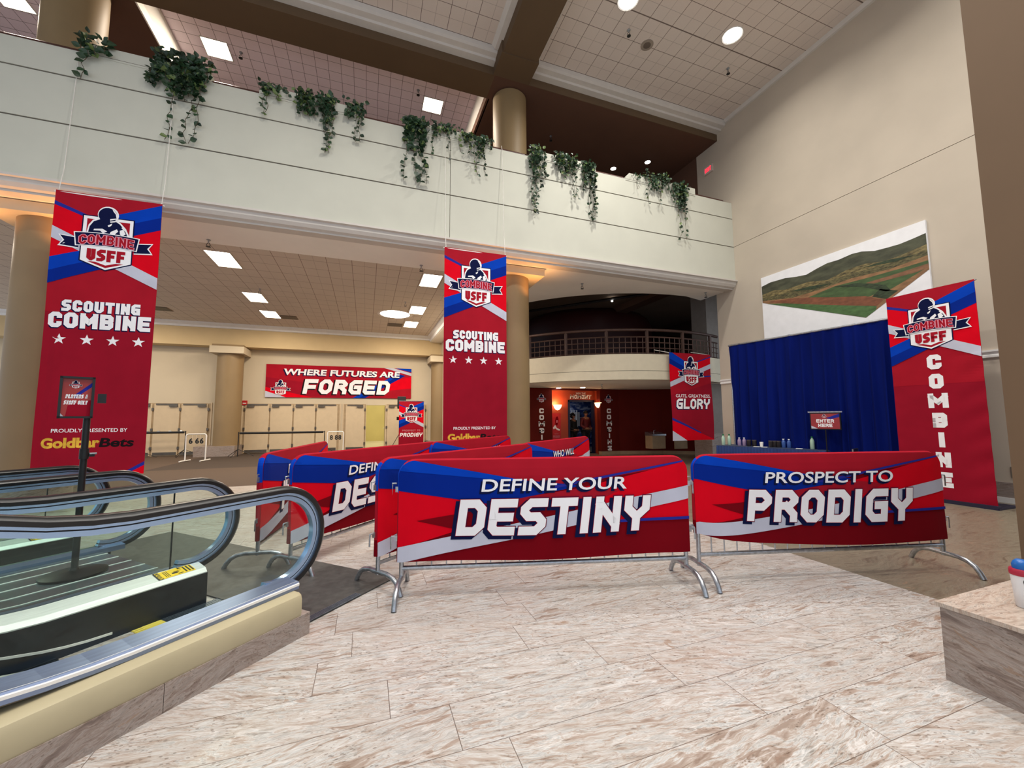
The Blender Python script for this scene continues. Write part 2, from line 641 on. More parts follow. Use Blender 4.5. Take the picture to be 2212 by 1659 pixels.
class G:
    """flat print: polygons with materials, in metres, stacked in layers"""

    def __init__(s, cp=None):
        s.p = []
        s.cp = cp
        s.bbs = []

    def poly(s, m_, pts, noclip=False):
        if s.cp and not noclip:
            pts = clip(pts, s.cp)
        if len(pts) >= 3:
            s.add(m_, [pts])
        return s

    def add(s, m_, polys):
        """one layer above whatever it covers"""
        xs = [q[0] for a in polys for q in a]
        ys = [q[1] for a in polys for q in a]
        bb = (min(xs), min(ys), max(xs), max(ys))
        k = 0
        for b2, k2 in s.bbs:
            if bb[0] < b2[2] and b2[0] < bb[2] and bb[1] < b2[3] and b2[1] < bb[3]:
                k = max(k, k2 + 1)
        s.bbs.append((bb, k))
        s.p += [(m_, a, k) for a in polys]

    def many(s, m_, polys):
        s.add(m_, polys)
        return s

    def stext(s, m_, txt, x, y, w, h, t, c=.2, shear=0.0, gap=None, T=None, dx=0, dy=0, align='c', width=None, rise=0.0):
        """angular block capitals; w/h letter box, t stroke (share of h)"""
        t_ = t * h
        gap = (.14 * w if gap is None else gap)
        tot = stext_width(txt, w, gap)
        if width:
            f = width / tot
            w, gap, tot = w * f, gap * f, width
        cx = x - tot / 2 if align == 'c' else x
        mid = x
        out = []
        for ch in txt:
            cw = w * WIDTHS.get(ch, 1.0)
            for pl in glyph(ch, cw, h, t_, c * h):
                for q in stroke(pl, (T * h if T else t_)):
                    out.append([(cx + px + shear * (py - h / 2) + dx, y + py + dy + rise * (1 - ((cx + px - mid) / (tot / 2)) ** 2)) for px, py in q])
            cx += cw + gap
        return s.many(m_, out)

    def ftext(s, m_, txt, x, y, h, bold=.02, shear=0.0, width=None, dx=0, dy=0, align='c'):
        """built-in font, h = cap height, baseline y"""
        tris, x0, x1, y0, y1 = fpolys(txt, bold)
        cap = .73
        f = h / cap
        fx = (width / (x1 - x0)) if width else f
        w = (x1 - x0) * fx
        bx = x - w / 2 if align == 'c' else x
        return s.many(m_, [[(bx + (px - x0) * fx + shear * py * f + dx, y + py * f + dy) for px, py in q] for q in tris])

    def build(s, b, fn, eps=.0004, cut=None):
        """add to builder b; fn(x, y, lift) -> 3D; cut = grid pitch for curved mappings"""
        for m_, pts, k in s.p:
            b.m(m_)
            if cut:
                tb = bmesh.new()
                try:
                    tb.faces.new([tb.verts.new((px, py, 0)) for px, py in pts])
                except ValueError:
                    tb.free()
                    continue
                xs = [q[0] for q in pts]
                ys = [q[1] for q in pts]
                for ax, lo, hi in ((0, min(xs), max(xs)), (1, min(ys), max(ys))):
                    g = math.floor(lo / cut) * cut + cut
                    while g < hi - 1e-4:
                        co = [0, 0, 0]
                        no = [0, 0, 0]
                        co[ax] = g
                        no[ax] = 1
                        bmesh.ops.bisect_plane(tb, geom=tb.verts[:] + tb.edges[:] + tb.faces[:], plane_co=co, plane_no=no)
                        g += cut
                mp = {}
                for v in tb.verts:
                    mp[v] = b.bm.verts.new(fn(v.co.x, v.co.y, eps * k))
                for f in tb.faces:
                    b.face([mp[v] for v in f.verts])
                tb.free()
            else:
                b.face([b.bm.verts.new(fn(px, py, eps * k)) for px, py in pts])
        return b


def rrect(x0, y0, x1, y1, r, n=6, corners=(1, 1, 1, 1)):
    """ccw rounded rectangle; corners = bl, br, tr, tl"""
    out = []
    for (cx, cy, a0, f) in ((x0 + r, y0 + r, PI, corners[0]), (x1 - r, y0 + r, 1.5 * PI, corners[1]), (x1 - r, y1 - r, 0, corners[2]), (x0 + r, y1 - r, .5 * PI, corners[3])):
        if not f:
            out.append((cx + (r if a0 in (1.5 * PI, 0) else -r), cy + (r if a0 in (0, .5 * PI) else -r)))
            continue
        for i in range(n + 1):
            a = a0 + .5 * PI * i / n
            out.append((cx + r * math.cos(a), cy + r * math.sin(a)))
    return out


def star(x, y, r):
    return [(x + (r if i % 2 == 0 else r * .4) * math.sin(i * PI / 5), y + (r if i % 2 == 0 else r * .4) * math.cos(i * PI / 5)) for i in range(10)]


# print inks / fabrics
def ink(n, c, var=.04, s_=3):
    return mat(n, c, .9, var=var, scale=s_, spec=.12, bump=.02)


INK = dict(
    red=ink('fabric_red', (166, 22, 40)),
    bright=ink('fabric_bright_red', (218, 0, 28)),
    dark=ink('fabric_dark_red', (118, 0, 16)),
    maroon=ink('fabric_maroon', (150, 18, 40)),
    blue=ink('fabric_blue', (0, 62, 180)),
    blue2=ink('fabric_deep_blue', (0, 38, 138)),
    line=ink('fabric_line_blue', (40, 46, 146)),
    silver=ink('fabric_silver', (196, 198, 214)),
    white=ink('print_white', (246, 245, 248), .02),
    navy=ink('print_navy', (12, 20, 62)),
    pink=ink('print_pink', (232, 150, 170)),
    gold=ink('print_gold', (226, 178, 66), .16, 9),
    black=ink('print_black', (26, 18, 22)),
    dim=ink('print_dim_rose', (196, 120, 130)),
)


def logo(g, cx, top, s, detail=True):
    """league emblem: player in a helmet above a shield, ribbon and four capitals; s = shield width, top = y of the shield's top"""
    I = INK
    P = lambda L, f=1.0, ox=0, oy=0: [(cx + (x * f + ox) * s, top + (y * f + oy) * s) for x, y in L]
    sh = [(-.5, 0), (-.5, -1.17), (0, -1.38), (.5, -1.17), (.5, 0)]
    g.poly(I['navy'], P([(-.525, .025), (-.525, -1.19), (0, -1.41), (.525, -1.19), (.525, .025)]))
    g.poly(I['white'], P(sh))
    g.poly(I['red'], P([(-.43, -.07), (-.43, -.6), (.43, -.6), (.43, -.07)]))
    g.poly(I['red'], P([(-.36, -1.19), (.36, -1.19), (0, -1.33)]))
    g.poly(I['white'], P([(-.2, -1.19), (.2, -1.19), (0, -1.262)]))
    # player: white halo then navy body
    body = [(-.40, -.50), (-.37, -.27), (-.30, -.13), (-.17, -.05), (-.02, -.02), (.12, -.06), (.22, -.13), (.33, -.27), (.42, -.50)]
    g.poly(I['white'], [(cx + x * 1.07 * s, top + (y + .035) * s) for x, y in body])
    hel = [(.19 * math.cos(a) - .03, .2 * math.sin(a) + .07) for a in [2 * PI * i / 20 for i in range(20)]]
    g.poly(I['white'], P([(x * 1.13 + .012, (y - .07) * 1.13 + .08) for x, y in hel]))
    g.poly(I['navy'], P(body))
    g.poly(I['navy'], P(hel))
    if detail:
        g.many(I['white'], [P(q) for q in (
            [(.05, .245), (.10, .21), (.155, .12), (.17, .02), (.145, .02), (.125, .12), (.075, .19)],
            [(.02, -.06), (.17, -.005), (.16, .02), (.02, -.02)],
            [(.03, -.115), (.13, -.085), (.145, -.05), (.02, -.085)],
            [(-.02, -.20), (.07, -.13), (.05, -.2), (.0, -.24)],
            [(-.28, -.33), (-.12, -.30), (-.02, -.36), (-.1, -.42), (-.16, -.36), (-.29, -.37)],
            [(.05, -.36), (.17, -.27), (.2, -.33), (.13, -.42), (.03, -.42)],
            [(.23, -.3), (.3, -.26), (.36, -.38), (.29, -.44), (.24, -.4)],
            [(-.02, -.45), (.08, -.43), (.06, -.5), (-.04, -.5)],
            [(.28, -.2), (.36, -.3), (.34, -.31), (.26, -.22)])])
    # ribbon
    g.many(I['white'], [P(q) for q in ([(-.95, -.56), (-.55, -.60), (-.55, -.89), (-.95, -.86), (-.86, -.71)], [(.95, -.56), (.55, -.60), (.55, -.89), (.95, -.86), (.86, -.71)])])
    g.many(I['navy'], [P(q) for q in ([(-.915, -.585), (-.55, -.62), (-.55, -.865), (-.91, -.83), (-.825, -.71)], [(.915, -.585), (.55, -.62), (.55, -.865), (.91, -.83), (.825, -.71)])])
    n = 10
    arc = lambda x, y: y + .045 * (1 - (x / .65) ** 2)
    up = [(-.66 + 1.32 * i / n) for i in range(n + 1)]
    g.many(I['white'], [P([(a, arc(a, -.46)), (a * .93, arc(a, -.82)), (b * .93, arc(b, -.82)), (b, arc(b, -.46))]) for a, b in zip(up[:-1], up[1:])])
    up = [(-.635 + 1.27 * i / n) for i in range(n + 1)]
    g.many(I['navy'], [P([(a, arc(a, -.48)), (a * .93, arc(a, -.80)), (b * .93, arc(b, -.80)), (b, arc(b, -.48))]) for a, b in zip(up[:-1], up[1:])])
    g.stext(I['pink'], 'COMBINE', cx, top - .775 * s, .14 * s, .25 * s, .2, .16, T=.29, width=1.1 * s, rise=.05 * s)
    g.stext(I['red'], 'COMBINE', cx, top - .775 * s, .14 * s, .25 * s, .2, .16, T=.17, width=1.1 * s, rise=.05 * s)
    g.stext(I['red'], 'USFF', cx, top - 1.165 * s, .2 * s, .31 * s, .27, .16, width=.76 * s)
    return g

# ------------------------------------------------------------------ materials of the place
M_floor = marble_floor('floor_travertine', lin((200, 199, 197)), lin((174, 160, 150)), lin((138, 118, 105)), rot=.1)
M_floor_r = marble_floor('floor_dark_streaked', lin((136, 126, 108)), lin((120, 108, 92)), lin((100, 87, 72)), tile=False, contrast=.6, rough=.34, sc=.8)
M_carpet = mat('carpet_brown', (82, 65, 51), .9, var=.10, scale=40, det=4)
M_carpet_d = mat('carpet_dark_brown', (62, 49, 39), .9, var=.10, scale=40, det=4)
M_seam = mat('carpet_seam', (58, 42, 34), .9)
M_marble_v = marble_floor('marble_cladding', lin((168, 156, 148)), lin((146, 130, 121)), lin((116, 101, 94)), tile=False, vert=True, sc=1.15, contrast=.9, rough=.35)
M_balc = mat('wall_paint_cream', (200, 200, 186), .75, var=.02, scale=1.5)
M_wall = mat('wall_paint_tan', (192, 180, 163), .75, var=.03, scale=1.0)
M_wall_far = mat('wall_paint_sand', (204, 190, 164), .75, var=.02, scale=1.0)
M_far_beam = mat('beam_paint_khaki', (206, 182, 138), .75, var=.03, scale=1.0)
M_col = mat('column_paint_umber', (140, 117, 82), .55, var=.04, scale=1.2)
M_beam = mat('beam_paint_brown', (94, 73, 50), .7, var=.04, scale=.8)
M_soffit = mat('soffit_paint', (244, 240, 232), .8, var=.02, scale=1.0)
M_mould = mat('moulding_paint_grey', (206, 200, 192), .6, var=.02)
M_dark = mat('gallery_dark_paint', (92, 62, 46), .85, var=.06, scale=.7)
M_groove = mat('shadow_gap_grey', (112, 104, 94), .8)
M_rail = mat('handrail_dark_wood', (70, 36, 28), .35, var=.15, scale=14, stretch=(1, 12, 12))
M_pillar = mat('pillar_paint_brown', (108, 85, 62), .7, var=.03, scale=1)
M_tile_hi = tile_ceiling('ceiling_tile_high', (220, 208, 198), .61, .61, 2, 2, 10.1, 8.6, .012, bigy=1.83)
M_tile_up = tile_ceiling('ceiling_tile_gallery', (238, 222, 230), .305, .305, 1, 1, 1.33, 10.74, .011, (90, 70, 74), False)
M_tile_lo = tile_ceiling('ceiling_tile_hall', (214, 202, 188), .61, .61, 2, 1, 1.4, 11.12, .013, (120, 96, 82))
M_red = mat('wall_dark_red', (96, 22, 12), .8, spec=.15, var=.08, scale=.9)
M_red2 = mat('wall_orange_red', (168, 66, 34), .55, var=.06, scale=.9)
M_maroon = mat('drum_maroon', (62, 18, 18), .5, var=.1, scale=.6)
M_mezz = mat('mezzanine_cream', (222, 212, 186), .75, var=.02)
M_white = mat('white_paint', (236, 234, 230), .5, var=.02)
M_grey = mat('pilaster_grey', (140, 132, 124), .65, var=.04)
M_steel = mat('brushed_steel', (196, 202, 210), .30, .9, var=.05, scale=3, stretch=(40, 40, 2))
M_galv = mat('galvanised_steel', (176, 180, 186), .32, .9, var=.14, scale=30)
M_black = mat('black_plastic', (18, 18, 20), .45, var=.1)
M_blackm = mat('black_metal', (24, 24, 27), .35, .4, var=.1)
M_beige_d = mat('door_paint_beige', (208, 188, 156), .6, var=.02)
M_hinge = mat('hinge_steel', (110, 104, 96), .4, .7)
M_tan = mat('tan_panel', (170, 144, 110), .6, var=.05)
M_wcan = mat('canvas_white', (238, 238, 240), .7, var=.02)

# ------------------------------------------------------------------ floors
b = B().m(M_floor)
b.box((-14, -6, -.1), (4.3, 10.55, 0))
struct(b, 'floor')
b = B().m(M_floor_r)
b.box((4.3, -6, -.1), (15, 20.4, 0))
struct(b, 'floor_right')
b = B().m(M_carpet)
b.box((-14, 10.55, -.1), (4.3, 14.7, 0))
b.box((-14, 14.7, -.1), (-6.0, 20.5, 0))
b.m(M_carpet_d).box((-5.94, 14.7, -.1), (4.3, 20.5, 0))
b.m(M_seam).box((-6.0, 14.7, -.1), (-5.94, 20.5, 0))
b.box((-6.0, 10.55, -.09), (-5.95, 14.7, .002))
struct(b, 'floor_carpet')

# ------------------------------------------------------------------ right wall with rail, joint and base
XW = 10.1
b = B().m(M_wall)
b.box((XW, .4, 0), (XW + .35, 9.27, 5.45))
b.box((XW, .4, 5.45), (XW + .35, 9.8, 6.442))
b.box((XW, .4, 6.454), (XW + .35, 9.8, 10.6))
b.m(M_groove).box((XW + .012, .4, 6.44), (XW + .3, 9.79, 6.456))
struct(b, 'wall_right')
b = B().m(M_white)
b.prism([(XW, 9.27, 2.44), (XW - .03, 9.27, 2.45), (XW - .03, 9.27, 2.485), (XW - .012, 9.27, 2.50), (XW - .04, 9.27, 2.545), (XW - .04, 9.27, 2.575), (XW, 9.27, 2.58)], (0, -8.8, 0))
struct(b, 'trim_1')
b = B().m(M_marble_v)
b.box((XW - .03, .4, .09), (XW, 9.27, .34))
b.m(M_white).box((XW - .045, .4, 0), (XW, 9.27, .09))
struct(b, 'baseboard_right')
# ------------------------------------------------------------------ balcony front
b = B()
YB = 8.57
for x0, x1 in ((-14, 1.655), (1.667, XW)):
    for z0, z1 in ((5.43, 6.432), (6.458, 7.292), (7.318, 7.8)):
        b.m(M_balc).box((x0, YB, z0), (x1, YB + .2, z1))
b.m(M_groove).box((-14, YB + .02, 5.44), (XW, YB + .19, 7.79))
struct(b, 'wall_balcony')
b = B().m(M_mould)
b.prism([(-14, y, z) for y, z in ((8.50, 5.43), (8.50, 5.39), (8.55, 5.375), (8.565, 5.31), (8.61, 5.25), (8.68, 5.225), (8.68, 5.19), (8.9, 5.19), (8.9, 5.43))], (24.1, 0, 0))
struct(b, 'trim_2')
# planter boxes along the rail (part of the parapet)
for i, (x0, x1) in enumerate(((-4.72, -2.89), (-2.1, -.19), (.66, 2.61), (3.6, 5.45), (6.36, 8.72))):
    b = B().m(M_balc)
    b.prism([(x0, YB - .008, 7.76), (x1, YB - .008, 7.76), (x1, YB - .008, 7.98), (x0 + .12, YB - .008, 7.98), (x0, YB - .008, 7.86)], (0, .5, 0))
    b.m(M_groove).box((x0 + .02, YB - .011, 7.796), (x1 - .02, YB, 7.801))
    struct(b, 'trim_%d' % (3 + i))
t = thing('balcony_handrail', 'long dark brown wooden handrail along the top of the cream balcony wall', 'handrail', (0, 8.68, 7.8))
for x0, x1 in ((-14, -4.73), (-2.88, -2.11), (-.18, .65), (2.62, 3.59), (5.46, 6.35), (8.73, 9.85)):
    b = B().m(M_rail)
    b.tube([(x0, 8.68, 7.85), (x1, 8.68, 7.85)], .055, 12)
    b.obj('rail', t, (0, 8.68, 7.8), True)
# ------------------------------------------------------------------ columns
for x in (3.46, -5.46):
    b = B().m(M_col)
    b.lathe([(.47, 0), (.47, 5.02)], (x, 9.6, 0), 48)
    b.m(M_wall_far).box((x - .7, 9.0, 5.02), (x + .7, 10.3, 5.2))
    b.m(M_col).lathe([(.45, 7.8), (.45, 10.0)], (x, 9.6, 0), 48)
    b.m(M_marble_v).lathe([(.5, 0), (.5, .3)], (x, 9.6, 0), 48)
    struct(b, 'column', True)
b = B().m(M_pillar)
b.box((4.55, .3, 0), (5.8, 1.6, 10.4))
struct(b, 'column_right')

# ------------------------------------------------------------------ high ceiling, beams, cornices
b = B().m(M_tile_hi)
b.box((3.72, -7, 10.45), (XW + .3, 8.62, 10.6))
b.box((-5.05, -7, 10.45), (2.86, 8.62, 10.6))
b.box((-14, -7, 10.45), (-5.9, 8.62, 10.6))
struct(b, 'ceiling')
b = B().m(M_beam)
for x0, x1 in ((-14, -5.9), (-5.05, 2.85)):
    b.box((x0, 8.97, 10.03), (x1, 9.74, 10.8))
for x0, x1 in ((2.85, 3.72), (-5.9, -5.05)):
    b.box((x0, -7, 10.06), (x1, 8.3, 10.8))
    b.box((x0 - .04, 8.3, 10.03), (x1 + .04, 8.97, 10.8))
struct(b, 'beam')
b = B().m(M_dark)
b.box((2.85, 8.97, 10.03), (10.6, 15.5, 10.8))
b.box((-5.9, 8.97, 10.035), (-4.66, 15.5, 10.8))
b.m(M_beam).box((3.72, 8.955, 10.031), (XW, 8.97, 10.3))
struct(b, 'ceiling_gallery_soffit')
b = B().m(M_mould)
for x0, x1 in ((3.72, XW), (-5.05, 2.85), (-14, -5.9)):
    b.prism([(x0, y, z) for y, z in ((8.968, 10.24), (8.80, 10.255), (8.78, 10.30), (8.66, 10.32), (8.62, 10.36), (8.60, 10.449), (8.968, 10.449))], (x1 - x0, 0, 0))
for x, d in ((3.72, 1), (2.85, -1), (-5.05, 1), (-5.9, -1)):
    b.prism([(x, -7, 10.34), (x + d * .12, -7, 10.36), (x + d * .2, -7, 10.449), (x, -7, 10.449)], (0, 15.6, 0))
b.prism([(XW, -7, 10.36), (XW - .05, -7, 10.37), (XW - .1, -7, 10.449), (XW, -7, 10.449)], (0, 15.6, 0))
struct(b, 'trim_8')
b = B().m(M_tile_up)
b.box((-4.66, 9.74, 10.48), (2.93, 15.5, 10.6))
b.box((-14, 9.74, 10.48), (-5.9, 15.5, 10.6))
struct(b, 'ceiling_gallery')
b = B().m(M_tile_up)
for x, d in ((2.93, -1), (-4.66, 1), (-5.9, -1)):
    b.m(M_soffit).prism([(x, 9.74, 10.03), (x + d * .03, 9.74, 10.03), (x + d * .05, 9.74, 10.2), (x + d * .2, 9.74, 10.44), (x + d * .2, 9.74, 10.479), (x, 9.74, 10.479)], (0, 5.7, 0))
struct(b, 'trim_9')
b = B().m(M_dark)
b.box((-14, 15.4, 6.9), (14, 15.6, 10.6))
b.box((10.1, 9.81, 6.0), (10.6, 15.5, 10.4))
struct(b, 'wall_gallery_back')
b = B().m(mat('gallery_floor', (104, 92, 86), .8))
b.box((-14, 8.76, 6.75), (10.05, 15.5, 6.9))
struct(b, 'floor_gallery')

# ------------------------------------------------------------------ low hall: soffit, tile ceiling, far wall
ACX, ACY, AR = 9.3, 15.2, 5.37
arc = lambda a, r=AR: (ACX + r * math.cos(math.radians(a)), ACY + r * math.sin(math.radians(a)))
b = B().m(M_soffit)
b.box((-14, 8.72, 5.22), (2.95, 10.02, 5.3))
pts = [(2.95, 8.72), (XW, 8.72), (XW, 9.9)] + [arc(a, 5.5) for a in range(270, 189, -6)] + [(3.75, 20.4), (2.95, 20.4)]
b.prism([(x, y, 5.22) for x, y in pts], (0, 0, .08))
struct(b, 'ceiling_soffit')
b = B().m(M_tile_lo)
b.box((-14, 10.02, 5.5), (2.95, 20.5, 5.6))
struct(b, 'ceiling_hall')
b = B().m(M_white)
b.prism([(2.95, 10.02, 5.225), (2.90, 10.02, 5.24), (2.88, 10.02, 5.36), (2.78, 10.02, 5.44), (2.76, 10.02, 5.499), (2.95, 10.02, 5.499)], (0, 9.8, 0))
b.prism([(-14, 19.88, 5.3), (-14, 19.8, 5.31), (-14, 19.78, 5.38), (-14, 19.66, 5.44), (-14, 19.62, 5.499), (-14, 19.88, 5.499)], (17, 0, 0))
struct(b, 'trim_10')
b = B().m(M_far_beam)
b.box((-14, 19.86, 4.56), (3.47, 20.5, 5.499))
struct(b, 'beam_far')
YF = 20.5
b = B().m(M_wall_far)
b.box((-14, YF, 0), (.02, YF + .25, 5.5))
b.box((.94, YF, 0), (3.75, YF + .25, 5.5))
b.box((.02, YF, 2.13), (.94, YF + .25, 5.5))
struct(b, 'wall_far')
b = B().m(M_wall_far)
b.box((3.47, 13.6, 0), (3.75, YF, 5.22))
struct(b, 'wall_hall_right')
b = B().m(M_marble_v)
b.box((-6.36, 19.35, 0), (-4.98, YF, .41))
b.box((2.86, 19.35, 0), (3.47, YF, .41))
struct(b, 'baseboard_far')
b = B()
for x in (-5.41, 3.46):
    b.m(M_col).lathe([(.47, .41), (.47, 4.2)], (x, 19.9, 0), 40)
    b.m(M_wall_far).box((x - .6, 19.3, 4.2), (min(x + .6, 3.468), 20.45, 4.48))
    b.m(M_col).box((x - .55, 19.4, 4.48), (min(x + .55, 3.468), 20.4, 4.57))
struct(b, 'column_far', True)
# lit service hall seen through the open door
M_yel = mat('service_hall_paint', (214, 196, 130), .7, var=.05, scale=.6)
M_yelf = mat('service_hall_floor', (226, 222, 206), .12, var=.05, scale=.5)
b = B().m(M_yelf)
b.box((-5, YF + .25, -.1), (7, 29, 0))
struct(b, 'floor_service_hall')
b = B().m(M_yel)
b.box((-5, 29, 0), (7, 29.2, 4.4))
b.box((-5.2, YF + .25, 0), (-5, 29.2, 4.4))
b.box((7, YF + .25, 0), (7.2, 29.2, 4.4))
b.box((1.35, 28.5, .9), (1.75, 29, 4.2))
b.m(M_maroon).box((-5, 28.7, 2.9), (7, 28.98, 3.5))
b.m(M_white).box((-5, YF + .25, 4.4), (7, 29.2, 4.5))
struct(b, 'wall_service_hall')
lamp('service_lamp', 'AREA', (1.2, 25, 4.3), 170, (1.0, .93, .68), 2.0, (0, 0, 0), None, 5.0)

# doors of the far wall
DX = [(-9.03, -8.19), (-8.12, -7.27), (-7.21, -6.29), (-4.93, -4.02), (-3.97, -3.1), (-3.04, -2.18), (-2.12, -1.24), (-.88, -.06), (.98, 1.86), (1.92, 2.78)]
HINGE_R = (1, 1, 1, 0, 0, 0, 0, 1, 0, 1)
M_frame_d = mat('door_frame_gap', (172, 150, 118), .7)
for x0, x1 in ((-9.12, -6.2), (-5.02, -1.15), (-.97, .0), (.95, 2.86)):
    b = B().m(M_frame_d)
    b.box((x0, YF - .012, 0), (x1, YF, 2.17))
    b.m(M_beige_d).box((x0 - .05, YF - .03, 0), (x0, YF, 2.2))
    b.box((x1, YF - .03, 0), (x1 + .05 if x1 > .5 or x1 < -.5 else x1 + .02, YF, 2.2))
    struct(b, 'trim_11')
for i, (x0, x1) in enumerate(DX):
    b = B().m(M_beige_d)
    b.box((x0, YF - .05, .03), (x1, YF - .013, 2.13))
    d = struct(b, 'door_%d' % (i + 1))
    b = B().m(M_hinge)
    b.box((x0 + .06, YF - .09, 2.1), (x1 - .06, YF - .051, 2.15))
    hx = x1 - .34 if HINGE_R[i] else x0 + .06
    b.box((hx, YF - .13, 2.02), (hx + .28, YF - .051, 2.08))
    b.obj('door_closer', d)
    for z in (.27, 1.02, 1.86):
        b = B().m(M_hinge)
        xx = x1 - .01 if HINGE_R[i] else x0 - .06
        b.box((xx, YF - .075, z), (xx + .07, YF - .051, z + .11))
        b.obj('hinge', d)
    b = B().m(M_hinge)
    b.box((x0 + .03, YF - .056, .04), (x1 - .03, YF - .051, .16))
    b.obj('kick_plate', d)
b = B().m(M_beige_d)   # the open leaf, swung into the service hall
b.box((.90, YF + .26, .03), (.935, YF + 1.1, 2.1))
d = struct(b, 'door_11')
b = B().m(M_steel)
b.cyl((.86, YF + .95, 1.0), (.90, YF + .95, 1.0), .02, 8)
b.tube([(.87, YF + .95, 1.0), (.87, YF + .83, 1.0)], .015, 8)
b.obj('door_handle', d)

# ------------------------------------------------------------------ theatre lobby on the right: mezzanine, drum, entrance
b = B().m(M_mezz)


def ring_wall(b, r0, r1, z0, z1, a0, a1, n=40):
    ang = [a0 + (a1 - a0) * i / n for i in range(n + 1)]
    b.loft([[(*arc(a, r0), z0), (*arc(a, r1), z0), (*arc(a, r1), z1), (*arc(a, r0), z1)] for a in ang])


ring_wall(b, AR - .16, AR, 2.6, 2.862, 195, 289)
ring_wall(b, AR - .16, AR, 2.874, 3.38, 195, 289)
b.m(M_groove)
ring_wall(b, AR - .15, AR - .012, 2.85, 2.89, 195, 289)
b.m(M_soffit)
pts = [arc(a, AR - .1) for a in range(195, 290, 4)] + [(15, 10.1), (15, 20), (3.8, 20)]
b.prism([(x, y, 2.6) for x, y in pts], (0, 0, .1))
b.m(M_dark).prism([(x, y, 3.2) for x, y in pts], (0, 0, .1))
struct(b, 'wall_mezzanine', True)
M_rail2 = mat('railing_bronze', (84, 62, 54), .45, .3, var=.1)
t = thing('mezzanine_railing', 'curved dark bronze grid railing on top of the cream mezzanine front', 'railing', (ACX, ACY, 3.38))
off = (ACX, ACY, 3.38)
b = B().m(M_rail2)
b.tube([(*arc(a, AR - .08), 4.14) for a in [195 + i * 2 for i in range(48)]], .045, 10)
b.obj('top_rail', t, off, True)
for a in (203, 216, 229.5, 243, 256.5, 270, 284):
    b = B().m(M_rail2)
    x, y = arc(a, AR - .08)
    b.cbox((x, y, 3.76), (.07, .07, .76))
    b.obj('post', t, off)
b = B().m(M_rail2)
for z in (3.42, 3.58, 3.75, 3.92):
    b.tube([(*arc(a, AR - .08), z) for a in [195 + i * 2 for i in range(48)]], .016 if z != 3.92 else .024, 6)
a = 196.5
while a < 289:
    x, y = arc(a, AR - .08)
    b.cyl((x, y, 3.39), (x, y, 3.92), .012, 6)
    a += 1.95
b.obj('grid_panel', t, off)
# void above the mezzanine
b = B().m(mat('void_ceiling_paint', (120, 100, 82), .85, var=.05, scale=.8))
b.box((2.95, 8.8, 6.25), (15, 21, 6.35))
struct(b, 'ceiling_void')
b = B().m(M_soffit)
for i in range(0, 80, 4):
    p, q = arc(190 + i, 5.5), arc(194 + i, 5.5)
    b.poly([(*p, 5.3), (*q, 5.3), (*q, 6.25), (*p, 6.25)])
struct(b, 'trim_12')
b = B().m(M_maroon)
b.lathe([(3.2, 3.3), (3.2, 5.2), (3.2, 5.75), (3.08, 6.05), (2.85, 6.24)], (10.3, 17.6, 0), 64)
struct(b, 'wall_drum', True)
b = B().m(mat('void_back_paint', (72, 54, 46), .85, var=.05))
b.box((3.75, 20.4, 0), (15.2, 20.6, 6.3))
b.box((15, 8.8, 0), (15.2, 20.6, 6.3))
b.box((10.45, 8.8, 5.3), (15, 8.9, 6.3))
struct(b, 'wall_void_back')
b = B().m(M_grey)
b.box((11.05, 10.62, 0), (11.75, 11.3, 6.2))
b.m(M_marble_v).box((11.0, 10.57, 0), (11.8, 11.35, .9))
struct(b, 'column_pilaster')
t = thing('track_rail', 'thin dark lighting track with one small white lamp under the dark mezzanine ceiling', 'track light', (9, 13.5, 6.2))
off = (9, 13.5, 6.2)
b = B().m(M_black)
b.box((0, 0, 0), (.001, .001, .001))
b = B().m(M_black)
b.tube([(6.66, 16.25, 6.19), (10.65, 11.8, 6.19)], .05, 6)
b.obj('track', t, off)
b = B().m(emit('track_lamp_glow', (255, 250, 240), 12))
b.lathe([(.001, -.05), (.035, -.03), (.04, 0)], (9.14, 13.42, 6.11), 12)
b.obj('lamp', t, off)
# lower dark red wall with the lit portal
YP = 13.9
b = B().m(M_red)
H2 = 2.6
for p, q in (((3.75, 15.2), (5.45, 14.05)), ((5.45, 14.05), (5.75, YP)), ((9.64, YP), (11.3, 13.35)), ((11.3, 13.35), (12.3, 12.4)), ((12.3, 12.4), (15, 12.2))):
    d = Vector((q[1] - p[1], p[0] - q[0], 0)).normalized() * -.2
    b.prism([(p[0], p[1], .13), (q[0], q[1], .13), (q[0], q[1], H2), (p[0], p[1], H2)], d)
b.box((5.75, YP, .13), (6.66, YP + .25, H2))
b.box((8.78, YP, .13), (9.64, YP + .25, H2))
b.box((6.66, YP, 2.535), (8.78, YP + .25, H2))
struct(b, 'wall_theatre')
b = B().m(M_tan)
for p, q in (((3.75, 15.18), (5.45, 14.03)), ((5.45, 14.03), (5.75, YP - .02)), ((5.75, YP - .02), (6.66, YP - .02)), ((8.78, YP - .02), (9.64, YP - .02)), ((9.64, YP - .02), (11.3, 13.33)), ((11.3, 13.33), (12.3, 12.38)), ((12.3, 12.38), (15, 12.18))):
    d = Vector((q[1] - p[1], p[0] - q[0], 0)).normalized() * -.2
    b.prism([(p[0], p[1], 0), (q[0], q[1], 0), (q[0], q[1], .13), (p[0], p[1], .13)], d)
struct(b, 'baseboard_theatre')
